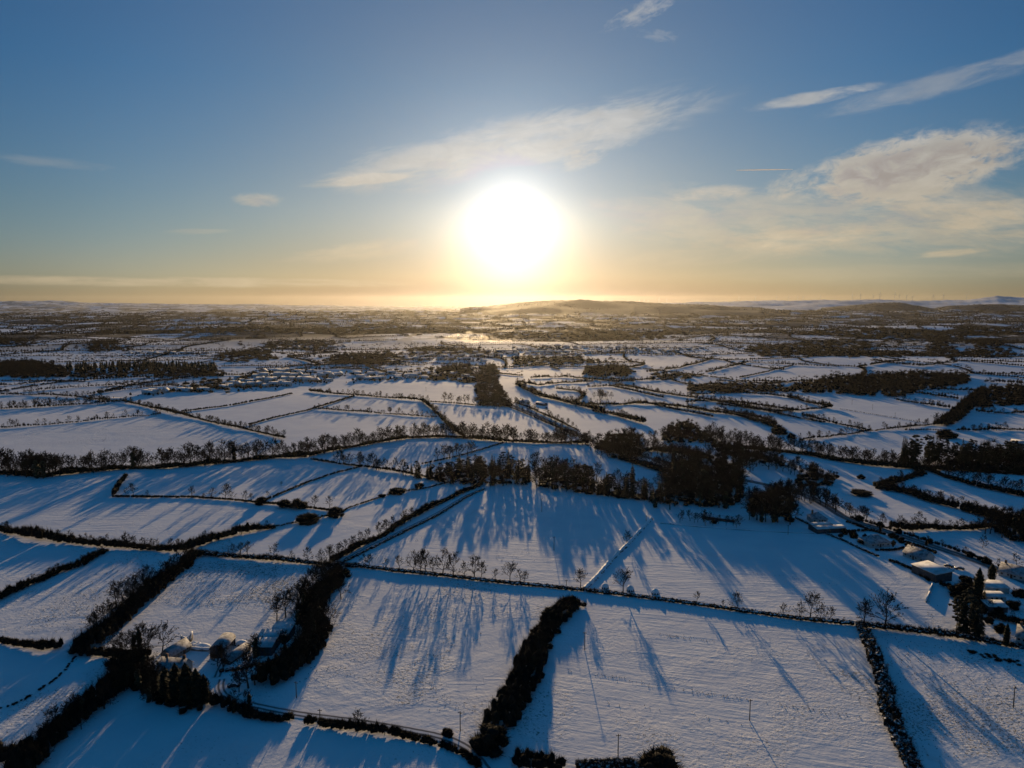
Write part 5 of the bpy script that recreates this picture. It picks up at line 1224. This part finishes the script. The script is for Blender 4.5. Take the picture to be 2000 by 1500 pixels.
# the farm on the left
house('farmhouse', 'old farmhouse with a snowy slate roof and end chimneys behind tall cypresses', (308, 1322), (355, 1326), 6.5, 2.9, 2.9, chimneys=2, nwin=4, roofmat='roof_thin')
house('farm_shed', 'long narrow farm outbuilding with white gabled roof slanting behind the farmhouse', (334, 1293), (373, 1270), 4.8, 2.3, 2.3, chimneys=0, nwin=3, wall='stone', cat='shed', roofmat='roof_thin')
barrel('hay_barn', 'round roofed hay barn with dark walls beside the flat snowy yard', (439, 1286), (460, 1261), 5.4, 3.4, 1.9, wall='tin', closed=False)
barrel('tunnel_shed', 'low half round white shed like a tube slanting through the farmyard', (449, 1299), (490, 1270), 3.9, 1.1, 1.5, wall='tin_green')
def double_shed():
    r = house('cattle_shed', 'big farm shed with two snow covered roof bays split by a dark gap', (493, 1281), (531, 1281), 5.0, 3.6, .9, 'mono', chimneys=0, nwin=0, door=False, wall='tin', cat='shed')
    mb = MB(); L = frame((493, 1281), (531, 1281))[1]
    slab(mb, [(-.3, 5.6, 4.2), (L + .3, 5.6, 4.2), (L + .3, 11.2, 5.1), (-.3, 11.2, 5.1)], .25); mb.build('roof', 'roof_snow', r)
    quad_mesh('walls', 'tin', [[(0, 5.7, -.6), (L, 5.7, -.6), (L, 5.7, 3.9), (0, 5.7, 3.9)], [(0, 11, -.6), (L, 11, -.6), (L, 11, 4.8), (0, 11, 4.8)], [(0, 5.7, -.6), (0, 11, -.6), (0, 11, 4.8), (0, 5.7, 3.9)], [(L, 5.7, -.6), (L, 11, -.6), (L, 11, 4.8), (L, 5.7, 3.9)]], r)
    for x in (.12, .55): 
        d = MB(); d.box((L * x, -.07, 0), (L * (x + .3), -.003, 3.1)); d.build('door', 'tin_green', r)
double_shed()
house('cattle_shed', 'rear farm shed with plain snow roof at the edge of the copse', (527, 1254), (562, 1255), 8, 3.3, 1.1, 'mono', chimneys=0, nwin=0, door=False, wall='tin', cat='shed')
def ruin():
    o, L, rz = frame((353, 1256), (374, 1254)); root = empty('ruined_gable', o, rz); props(root, 'roofless stone gable wall with hollow top standing over rubble', 'ruin')
    mb = MB(); t = .5
    prof = [(0, 3.2), (.15, 2.6), (.5, 2.0), (.8, 2.4), (.93, 3.4), (1.0, 3.9)]
    for (a, za), (b, zb) in zip(prof[:-1], prof[1:]):
        mb.add([(a * L, 0, -.5), (b * L, 0, -.5), (b * L, t, -.5), (a * L, t, -.5), (a * L, 0, za), (b * L, 0, zb), (b * L, t, zb), (a * L, t, za)], [(4, 5, 6, 7), (0, 1, 5, 4), (2, 3, 7, 6), (3, 0, 4, 7), (1, 2, 6, 5)])
    mb.build('wall', 'stone', root)
    mb = MB(); mb.box((L - .5, .5, -.5), (L, 3.2, 3.0)); mb.build('return_wall', 'stone', root)
ruin()
def heap(name, label, x, y, rx, ry, h, mat, cat, n=24, rough=.2):
    c = P(x, y); root = empty(name, c); props(root, label, cat)
    q = RNG.normal(size=(n, 2)) * .4; q = q / np.maximum(1, np.linalg.norm(q, axis=1))[:, None]
    C = np.column_stack([q[:, 0] * rx, q[:, 1] * ry, h * .4 * (1 - (q ** 2).sum(1))]); R = np.column_stack([np.full(n, rx * .38), np.full(n, ry * .38), np.full(n, h * .5)]) * RNG.uniform(.7, 1.2, (n, 1))
    mb = MB(); blobs(mb, C, R, ICO1, rough); mb.build('heap', mat, root)
heap('rubble_heap', 'dark rubble heap below the roofless gable', 377, 1261, 3.0, 2.4, 1.3, 'stone', 'heap', 40, .4)
def dome(name, label, x, y, rx, ry, h, cat, parts=('cover', 'snow_cap')):
    c = P(x, y); root = empty(name, c, RNG.uniform(-.3, .3)); props(root, label, cat)
    v, f = ICO2; s = 1 + RNG.uniform(-.05, .05, (len(v), 1)); V = v * s
    lo = V.copy(); lo[:, 2] = np.clip(lo[:, 2], -.15, .8)
    mb = MB(); mb.add(lo * (rx, ry, h), f); mb.build(parts[0], 'wrap', root, True)
    k = V[f].mean(1)[:, 2] > .22
    mb = MB(); mb.add(V * (rx * 1.03, ry * 1.03, h * 1.05) + (0, 0, .02), f[k]); mb.build(parts[1], 'snow', root, True)
dome('bale_stack', 'round snow capped mound of wrapped bales nearest the snow topped bank', 1182, 1149, 1.75, 1.6, 2.3, 'bale stack')
dome('bale_stack', 'round snow capped mound of wrapped bales just past the single spreading tree', 1231, 1154, 1.9, 1.7, 2.5, 'bale stack')
dome('bale_stack', 'farthest out snow capped mound of wrapped bales along the clipped hedge', 1280, 1160, 1.9, 1.6, 2.3, 'bale stack')
dome('silage_heap', 'covered silage heap whitened with snow between barn and rubble', 396, 1265, 3.2, 2.2, 1.6, 'heap')
dome('silage_heap', 'rounded snowy heap between the half round shed and the hay barn', 471, 1259, 2.4, 1.6, 1.7, 'heap')
def wall(name, label, pts, h, t, mat='stone', cat='wall', cap=True):
    W = [P(*p) for p in pts]; root = empty(name, W[0]); props(root, label, cat); o = W[0]
    mb, cb = MB(), MB()
    for a, b in zip(W[:-1], W[1:]):
        a, b = a - o, b - o; d = (b - a)[:2]; d = d / np.linalg.norm(d); n = np.array([-d[1], d[0], 0]) * t / 2
        z = np.array([0, 0, h]); zz = np.array([0, 0, h + .16]); dn = np.array([0, 0, -.5])
        mb.add([a - n + dn, b - n + dn, b + n + dn, a + n + dn, a - n + z, b - n + z, b + n + z, a + n + z], [(4, 5, 6, 7), (0, 1, 5, 4), (2, 3, 7, 6), (3, 0, 4, 7), (1, 2, 6, 5)])
        n2 = n * 1.1; z = z + np.array([0, 0, .003]); cb.add([a - n2 + z, b - n2 + z, b + n2 + z, a + n2 + z, a - n + zz, b - n + zz, b + n + zz, a + n + zz], [(4, 5, 6, 7), (0, 1, 5, 4), (2, 3, 7, 6), (3, 0, 4, 7), (1, 2, 6, 5)])
    mb.build('wall', mat, root)
    if cap: cb.build('snow_cap', 'snow', root)
wall('yard_wall', 'stone yard wall in front of the flat snowy yard by the hay barn', [(374, 1270), (395, 1272), (414, 1272)], 1.3, .4)
wall('garden_wall', 'short snowy garden wall standing end on between field and garden, below the big shed', [(1821, 1143), (1815, 1160), (1809, 1177)], 1.3, .5)
wall('boundary_wall', 'low snow capped wall along the planting below the dark wood', [(1290, 1022), (1360, 1029), (1440, 1035), (1530, 1040), (1590, 1042)], .5, .4)
# the road side houses on the right
house('bungalow', 'first bungalow by the road with a hipped white roof, above the long flat shed', (1586, 1022), (1616, 1022), 8, 2.6, 3.1, 'hip', chimneys=1, nwin=3, roofmat='roof_thin')
def flat_shed():
    r = house('farm_shed', 'long dark farm shed with stepped flat snowy roof below the first bungalow', (1596, 1043), (1652, 1040), 4.2, 2.9, .35, 'mono', chimneys=0, nwin=0, door=False, wall='tin', cat='shed')
    L = frame((1596, 1043), (1652, 1040))[1]; mb = MB(); mb.box((-.2, 4.7, 3.5), (L * .72, 9.4, 3.8)); mb.build('roof', 'roof_snow', r)
    mb = MB(); mb.box((0, 4.5, -.6), (L * .7, 9.2, 3.497)); mb.build('walls', 'tin', r)
    d = MB(); d.box((L * .3, -.07, 0), (L * .5, -.003, 2.5)); d.build('door', 'tin_green', r)
flat_shed()
house('bungalow', 'square bungalow with hipped white roof among dark garden shrubs', (1700, 1071), (1739, 1068), 9, 2.6, 3.3, 'hip', chimneys=0, nwin=4, roofmat='roof_thin')
house('bungalow', 'long white bungalow with gabled snow roof and small chimney beside the big shed', (1763, 1086), (1804, 1101), 7.5, 2.6, 3.0, 'gable', chimneys=1, nwin=4, roofmat='roof_thin')
house('machinery_shed', 'big flat roofed dark shed with a clean white roof beside the drilled field', (1780, 1118), (1827, 1139), 9.5, 4.2, .7, 'mono', chimneys=0, nwin=0, door=False, wall='tin', cat='shed')
house('bungalow', 'white gabled bungalow across the road near the picture edge', (1950, 1124), (2000, 1136), 8, 2.6, 3.2, 'gable', chimneys=1, nwin=4, roofmat='roof_thin')
house('garage', 'wide flat white roofed garage beside the tall cypress', (1923, 1158), (1971, 1160), 8, 2.7, .3, 'mono', chimneys=0, nwin=0, door=True, cat='garage')
house('garage', 'middle low outbuilding with white roof below the wide garage', (1928, 1175), (1965, 1176), 4.5, 2.4, .5, 'mono', chimneys=0, nwin=2, door=True, cat='shed')
house('garage', 'lowest outbuilding with dark front and snowy roof below the cypress', (1931, 1196), (1968, 1197), 5.5, 2.6, .5, 'mono', chimneys=0, nwin=0, door=True, wall='tin', cat='shed')
house('bungalow', 'house with snow roof cut by the picture edge below the garden conifers', (1984, 1254), (2016, 1262), 8, 2.6, 3.2, 'gable', chimneys=1, nwin=3, roofmat='roof_thin')
house('poultry_shed', 'long low dark shed with thin snowy roof under the dark wood', (1371, 1014), (1434, 1021), 4.5, 2.0, .3, 'mono', chimneys=0, nwin=0, door=True, wall='tin', cat='shed')
house('farm_shed', 'large pale farm shed with snowy roof in the corner beyond the right hand conifers', (1972, 872), (2006, 876), 14, 4, 2, 'gable', chimneys=0, nwin=0, door=False, wall='tin_green', cat='shed')
house('cottage', 'small house beside the main road under the round bare tree', (1011, 787), (1028, 789), 7, 2.6, 2.4, 'gable', chimneys=1, nwin=2)
house('farm_shed', 'small dark shed in the pale field beside the main road', (1046, 790), (1062, 793), 6, 2.8, 1.2, 'gable', chimneys=0, nwin=0, door=True, wall='tin', cat='shed')
house('cottage', 'cottage with white roof in the clump by the left tree avenue', (216, 784), (237, 784), 7, 2.6, 2.2, 'gable', chimneys=1, nwin=3)

def car(label, x, y, rz, mat='car', name='parked_car'):
    c = P(x, y); root = empty(name, c, rz); props(root, label, 'car')
    mb = MB(); prof = [(-2.1, .35), (-2.1, .85), (-1.5, .95), (-1.0, 1.42), (.55, 1.45), (1.15, .98), (2.0, .85), (2.1, .4)]
    n = len(prof); V = [(a, -.82, z) for a, z in prof] + [(a, .82, z) for a, z in prof]
    mb.add(V, [(i, i + 1, i + 1 + n, i + n) for i in range(n - 1)] + [(n - 1, 0, n, 2 * n - 1)])
    for s in (0, n): mb.add(V, [(s, s + 1, s + 2), (s, s + 2, s + 5), (s + 2, s + 3, s + 4), (s + 2, s + 4, s + 5), (s, s + 5, s + 6), (s, s + 6, s + 7)])
    mb.build('body', mat, root)
    g = MB(); g.add([(-1.0, -.84, .98), (1.0, -.84, .98), (.5, -.84, 1.38), (-.9, -.84, 1.38)], [(0, 1, 2, 3)]); g.add([(-1.0, .84, .98), (1.0, .84, .98), (.5, .84, 1.38), (-.9, .84, 1.38)], [(3, 2, 1, 0)]); g.build('side_windows', 'glass', root)
    for a in (-1.3, 1.3):
        for s in (-.8, .8):
            w = MB(); w.tube((a, s - .1, .33), (a, s + .1, .33), .33, .33, 12); w.build('wheel', 'tyre', root)
car('dark car parked on the snowy grass beside the farm drive', 457, 1341, .2)
car('dark car by the garden corner beside the big flat roofed shed', 1853, 1107, -.6)
car('second dark car on the drive between shed and cypress', 1874, 1112, -.3)

# ------------------------------------------------------------------ poles
def pole(label, x, y, hpx, arm=True):
    p = P(x, y); h = hpx * mpp(p) / math.cos(math.radians(abs(azel(x, y)[1]))) * 1.02
    root = empty('utility_pole', p, RNG.uniform(-.4, .4)); props(root, label, 'utility pole', 'utility poles across the fields')
    mb = MB(); mb.tube((0, 0, -.4), (0, 0, h), .17, .12, 8); mb.build('pole', 'wood', root)
    mb = MB(); mb.box((-.75, -.06, h - .55), (.75, .06, h - .40)); a = mb.build('crossarm', 'wood', root)
    for s in (-.6, 0, .6):
        m2 = MB(); m2.tube((s, 0, h - .40), (s, 0, h - .18), .05, .04, 6); m2.build('insulator', 'steel', a)
for q in [('pole in the middle of the upper white field above the hedge clump', 1082, 1075, 26), ('pole in the big foreground field close to the thicket hedge', 1142, 1270, 33), ('pole beside the snowy scrub at the bottom edge', 1207, 1482, 42),
          ('pole with its foot by the lane near the small dark bush', 899, 1428, 34), ('pole standing out in the middle of the big drilled foreground field', 1464, 1407, 37), ('pole just past the narrow ragged hedge', 1733, 1323, 25),
          ('pole alone in the far corner field by the picture edge', 1979, 1382, 38), ('pole in the tussocky field beyond the ivy stumps', 579, 1363, 29), ('short pole beside the lane below the tussocky field', 625, 1404, 17),
          ('pole far up the upper white field near the tree shadows', 1058, 1000, 26), ('pole at the top of the snow topped bank', 1262, 1020, 13), ('pole by the thin fence hedge of the biggest sunlit field', 1704, 800, 10),
          ('small pole high in the biggest sunlit field', 1664, 790, 9), ('small pole right of the thin fence hedge', 1748, 815, 9), ('pole at the foot of the garden by the long dark shed', 1539, 1044, 18),
          ('pole in the pale field in front of the road wood', 832, 764, 8), ('small post beside the clipped hedge near the bank foot', 1106, 1147, 14)]: pole(*q)

# ------------------------------------------------------------------ village and town houses
def town():
    rng = np.random.default_rng(9)
    protos = []
    for i in range(5):
        L, D, H, R_ = rng.uniform(9, 14), rng.uniform(7, 9), rng.choice([2.7, 2.8, 4.8]), rng.uniform(2.2, 3.2)
        mb = MB()
        for f in shell(L, D, H, R_): mb.add(f, [tuple(range(len(f)))], 0)
        s = R_ / (D / 2); e = .4; z0 = H - e * s + .12; zr = H + R_ + .12
        slab(mb, [(-e, -e, z0), (L + e, -e, z0), (L + e, D / 2, zr), (-e, D / 2, zr)], .25, 1); slab(mb, [(L + e, D + e, z0), (-e, D + e, z0), (-e, D / 2 + .003, zr - .002), (L + e, D / 2 + .003, zr - .002)], .25, 1)
        mb.box((L * .1, D / 2 - .4, H + R_ - .6), (L * .1 + .9, D / 2 + .4, H + R_ + 1.1), 2)
        for k in range(3): mb.box((L * (k + .5) / 3 - .6, -.04, 1.0), (L * (k + .5) / 3 + .6, -.003, 2.1), 3)
        protos.append(mb.data('village_house', ['render', 'roof_snow', 'brick', 'glass']))
    rows = [('in the lowest village row', [(280, 772), (330, 766), (365, 764), (420, 762)], 9), ('in the second village row', [(420, 758), (470, 756), (520, 756), (570, 752)], 14),
            ('in the third village row', [(450, 748), (510, 746), (570, 744), (640, 746)], 16), ('in the upper village row', [(470, 738), (530, 736), (590, 735), (660, 738)], 14),
            ('in the top village row', [(500, 730), (560, 729), (620, 728)], 9), ('in the terrace over the pale field', [(690, 742), (740, 742), (800, 740), (850, 737), (885, 734)], 15),
            ('in the row under the dark trees', [(640, 734), (700, 732), (760, 733), (820, 733)], 10),
            ('in the near town estate', [(780, 704), (840, 702), (900, 703), (950, 706)], 18), ('in the middle town estate', [(770, 699), (840, 697), (900, 696), (960, 698)], 18), ('in the upper town estate', [(790, 693), (850, 691), (910, 690)], 14),
            ('in the town street beside the smoke', [(930, 690), (980, 686), (1040, 684), (1100, 684)], 16), ('in the town street under the smoke', [(940, 696), (1000, 692), (1060, 690), (1130, 690)], 15),
            ('in the far town rows under the hill', [(1040, 678), (1110, 678), (1180, 680), (1250, 682)], 16), ('at the far end of town', [(1100, 695), (1160, 690), (1220, 688), (1290, 685)], 14),
            ('in the far cluster by the fields', [(250, 690), (300, 692), (350, 690), (400, 692)], 9), ('in the cluster over the conifers', [(500, 685), (560, 682), (620, 680), (680, 678)], 12),
            ('past the town on the plain', [(1290, 690), (1340, 684), (1380, 682)], 8), ('by the road into town', [(905, 745), (918, 738), (925, 728), (912, 722)], 8)]
    for place, pts, n in rows:
        W = np.array([P(*p)[:2] for p in pts]); seg = np.linalg.norm(np.diff(W, axis=0), axis=1); cum = np.concatenate([[0], np.cumsum(seg)])
        for i in range(n):
            t = (i + .5 + rng.uniform(-.2, .2)) / n * cum[-1]
            x, y = np.interp(t, cum, W[:, 0]), np.interp(t, cum, W[:, 1]); y += rng.normal() * 9
            o = bpy.data.objects.new('village_house', protos[int(rng.integers(5))]); COL.objects.link(o); o.location = G(x, y); o.rotation_euler = (0, 0, rng.choice([0, .3, 1.57, 3.1, -.5, 3.6]) + rng.normal() * .15)
            o.scale = (1, 1, rng.uniform(.9, 1.2))
            props(o, f'snowy roofed house, {ordinal(i + 1)} from the left {place}', 'house', 'houses ' + place)
    # garden trees and hedges between the houses
    mb = MB(); q = []
    for place, pts, n in rows:
        W = np.array([P(*p)[:2] for p in pts]); seg = np.linalg.norm(np.diff(W, axis=0), axis=1); cum = np.concatenate([[0], np.cumsum(seg)])
        for _ in range(n * 8):
            t = rng.uniform(0, cum[-1]); q.append((np.interp(t, cum, W[:, 0]) + rng.normal() * 6, np.interp(t, cum, W[:, 1]) + rng.normal() * 22))
    q = np.array(q); n = len(q); h = rng.uniform(2.0, 6.5, n); C = np.column_stack([q, height(q[:, 0], q[:, 1]) + h * .45]); R = np.column_stack([h * .42, h * .42, h * .5])
    blobs(mb, C, R * .85, ICO1, .3); twigs(mb, C, R, 14, 1.2, .12, up=.5)
    props(mb.build('garden_shrubs', 'hedge'), 'dark garden trees and hedges between the village and town houses', kind='stuff')
town()
def chimney_stack():
    p = P(988, 690); root = empty('factory_building', p); props(root, 'pale factory block with a tall thin stack under the drifting smoke in town', 'factory')
    mb = MB(); mb.box((-26, 0, -1), (26, 22, 8)); mb.build('walls', 'render', root)
    mb = MB(); mb.box((-26.5, -.5, 8.003), (26.5, 22.5, 8.5)); mb.build('roof', 'roof_snow', root)
    mb = MB(); mb.tube((18, 10, 8), (18, 10, 24), 1.0, .8, 10); mb.build('stack', 'steel', root)
    for i in range(6):
        w = MB(); w.box((-22 + i * 8, -.06, 3), (-18 + i * 8, -.003, 5.5)); w.build('window', 'glass', root)
chimney_stack()

# ------------------------------------------------------------------ wind turbines on the ridge
def turbines():
    rng = np.random.default_rng(4)
    xs = [(1222, 6), (1232, 7), (1240, 6), (1249, 8), (1258, 7), (1266, 6), (1287, 8), (1302, 7), (1443, 8), (1475, 8), (1516, 7), (1540, 8), (1558, 7), (1568, 7), (1602, 7), (1664, 11), (1680, 10), (1705, 8), (1718, 11), (1747, 12), (1756, 9), (1770, 9), (1782, 8), (1822, 9), (1842, 9), (1887, 9)]
    protos = []
    for i in range(4):
        mb = MB(); mb.tube((0, 0, 0), (0, 0, .98), .035, .022, 8); mb.box((-.02, -.05, .965), (.02, .06, 1.0)); a0 = rng.uniform(0, 2.1)
        mb.tube((0, -.05, .985), (0, -.08, .985), .022, .008, 8)
        for k in range(3):
            a = a0 + k * 2.0944; d = np.array([math.sin(a), 0, math.cos(a)]); s = np.array([d[2], 0, -d[0]]); c = np.array([0, -.065, .985])
            V = [c + d * .02 - s * .010, c + d * .12 - s * .026, c + d * .12 + s * .012, c + d * .55 + s * .004, c + d * .55 - s * .004, c + d * .02 + s * .010]
            V2 = [v + np.array([0, .012, 0]) for v in V]
            mb.add(V + V2, [(0, 1, 2, 5), (1, 4, 3, 2), (6, 11, 8, 7), (7, 8, 9, 10), (0, 6, 7, 1), (1, 7, 10, 4), (2, 3, 9, 8), (5, 2, 8, 11), (3, 4, 10, 9)])
        protos.append(mb.data('wind_turbine', ['turbine']))
    for i, (x, h) in enumerate(xs):
        az = math.atan2(px_dir(x, 590)[0], px_dir(x, 590)[1]); rr = np.linspace(12000, 16000, 90); hz = height(np.sin(az) * rr, np.cos(az) * rr)
        r = rr[int(np.argmax((hz - HC) / rr))]
        o = bpy.data.objects.new('wind_turbine', protos[i % 4]); COL.objects.link(o); o.location = G(math.sin(az) * r, math.cos(az) * r, -1); hm = h * r / F * .92; o.scale = (hm, hm, hm); o.rotation_euler = (0, 0, rng.uniform(-.5, .5))
        props(o, f'skyline wind turbine, {ordinal(i + 1)} counting outward from the dark hill', 'wind turbine', 'wind turbines on the ridge')
turbines()

# ------------------------------------------------------------------ smoke, condensation trail, snow tufts, haze
def volume_material(name, dens, col, aniso):
    m = bpy.data.materials.new(name); m.use_nodes = True; g = NT(m.node_tree); g.n.clear()
    out = g.new('ShaderNodeOutputMaterial'); v = g.new('ShaderNodeVolumePrincipled'); g.l.new(v.outputs[0], out.inputs['Volume'])
    v.inputs['Color'].default_value = (*col, 1); v.inputs['Density'].default_value = dens; v.inputs['Anisotropy'].default_value = aniso
    M[name] = m
volume_material('smoke', 0.024, (0.95, 0.93, 0.9), 0.62)
volume_material('haze', HAZE_D, HAZE_COL, HAZE_G)
def smoke():
    base = P(1003, 690); k = mpp(base); rng = np.random.default_rng(2); mb = MB(); C, R = [], []
    for i in range(74):
        t = (i / 73) ** 1.15
        x = base[0] + (-2 - 122 * t) * k; z = base[2] + 24 + (4 + 18 * t ** .8) * k * .55 + 4 * math.sin(t * 17)
        r = (2.4 + 5.6 * t ** .8) * k
        for _ in range(2): C.append((x + rng.normal() * r * .9, base[1] + 30 + rng.normal() * r * .8, z + rng.normal() * r * .40)); s = r * rng.uniform(.35, .75); R.append((s * 1.4, s, s * .75))
    blobs(mb, np.array(C), np.array(R), ICO2, .18, floor=-2)
    o = mb.build('smoke', 'smoke', smooth=True); props(o, 'golden sunlit smoke plume drifting over the town', kind='stuff')
smoke()
def contrail():
    m, g, b = material('ice_trail'); b.inputs['Base Color'].default_value = (.9, .9, .9, 1); b.inputs['Roughness'].default_value = 1
    g2 = g.new('ShaderNodeBsdfTranslucent'); g2.inputs[0].default_value = (.95, .92, .9, 1); mx = g.new('ShaderNodeMixShader'); mx.inputs[0].default_value = .85
    g.l.new(b.outputs[0], mx.inputs[1]); g.l.new(g2.outputs[0], mx.inputs[2]); g.l.new(mx.outputs[0], [n for n in g.n if n.type == 'OUTPUT_MATERIAL'][0].inputs[0]); M['trail'] = m
    def at(x, y, alt):
        d = px_dir(x, y); return d * ((alt) / d[2]) + np.array([0, 0, HC])
    a, b_ = at(1438, 332.5, 9000), at(1548, 330.8, 9000); mb = MB(); n = 24
    for i in range(n):
        t0, t1 = i / n, (i + 1) / n; r0, r1 = [26 * math.sin(math.pi * min(.97, .12 + t * .80)) + 2 for t in (t0, t1)]
        mb.tube(a + (b_ - a) * t0, a + (b_ - a) * t1, r0, r1, 6, 0, False)
    props(mb.build('vapour_trail', 'trail'), 'short thin white aircraft trail in the blue beside the large cloud', 'vapour trail')
contrail()
def tufts():
    rng = np.random.default_rng(8); mb = MB(); Q = []
    for poly, n in [([(385, 1095), (650, 1112), (560, 1190), (450, 1190), (300, 1180)], 1700), ([(660, 1130), (1050, 1150), (1020, 600), (930, 1400), (640, 1360), (560, 1330), (640, 1260)], 1900), ([(1720, 1240), (1990, 1290), (1990, 1480), (1800, 1480)], 600),
                    ([(150, 1290), (240, 600), (100, 1440), (10, 1480), (10, 1400)], 1000), ([(240, 1080), (360, 1085), (200, 1240), (20, 1235)], 900)]:
        q = area_points(poly, 1.0)
        if len(q): 
            keep = np.sin(q[:, 0] / 11 + np.sin(q[:, 1] / 17) * 2) * np.sin(q[:, 1] / 9) + rng.normal(size=len(q)) * .6
            q = q[np.argsort(-keep)[:max(1, min(n * 3, len(q)))]]; q = q[rng.permutation(len(q))[:n]]; Q.append(q)
    for pts, wd, per in [([(1300, 1241), (1350, 1247), (1392, 1254)], .5, 3), ([(1100, 1308), (1200, 1322), (1300, 1343), (1500, 1372), (1713, 1407)], .7, 3), ([(1160, 1372), (1300, 1388), (1480, 1420)], .8, 1), ([(1280, 1237), (1350, 1250)], .4, 3), ([(73, 1236), (88, 1218), (105, 1205), (135, 1196), (168, 1187)], .5, 4),
                    ([(804, 1297), (840, 1284), (874, 1276), (888, 1259), (870, 1238)], .5, 4), ([(560, 1330), (700, 1318), (800, 1330), (900, 1372)], .9, 1), ([(1350, 1110), (1500, 1122), (1650, 1145)], .5, 1), ([(800, 1062), (880, 1030), (950, 985)], .4, 1), ([(1790, 1160), (1830, 1190), (1800, 1220)], .7, 3), ([(20, 1200), (110, 1160), (230, 1105)], .4, 1)]:
        w = poly_points(pts, 1.0 / per)[:, :2]; w = w[rng.random(len(w)) < .12 + .4 * (np.sin(w[:, 0] / 3.1) * np.sin(w[:, 0] / 8.3 + 1) > -.1)] + rng.normal(size=2) * .2; w = w + rng.normal(size=w.shape) * .5; Q.append(w + rng.normal(size=w.shape) * wd)
    q = np.concatenate(Q); n = len(q); C = np.column_stack([q, height(q[:, 0], q[:, 1]) + .08]); R = np.column_stack([rng.uniform(.10, .32, n), rng.uniform(.10, .28, n), rng.uniform(.06, .18, n)])
    twigs(mb, C, R, 5, .3, .08, up=.6, inner=.1)
    props(mb.build('grass_tufts', 'twig'), 'dead grass tufts poking through the snow of the rough fields', kind='stuff')
tufts()
def haze():
    mb = MB(); mb.box((-27500, -27500, -260), (27500, 27500, 330))
    o = mb.build('haze', 'haze'); props(o, kind='stuff')
haze()
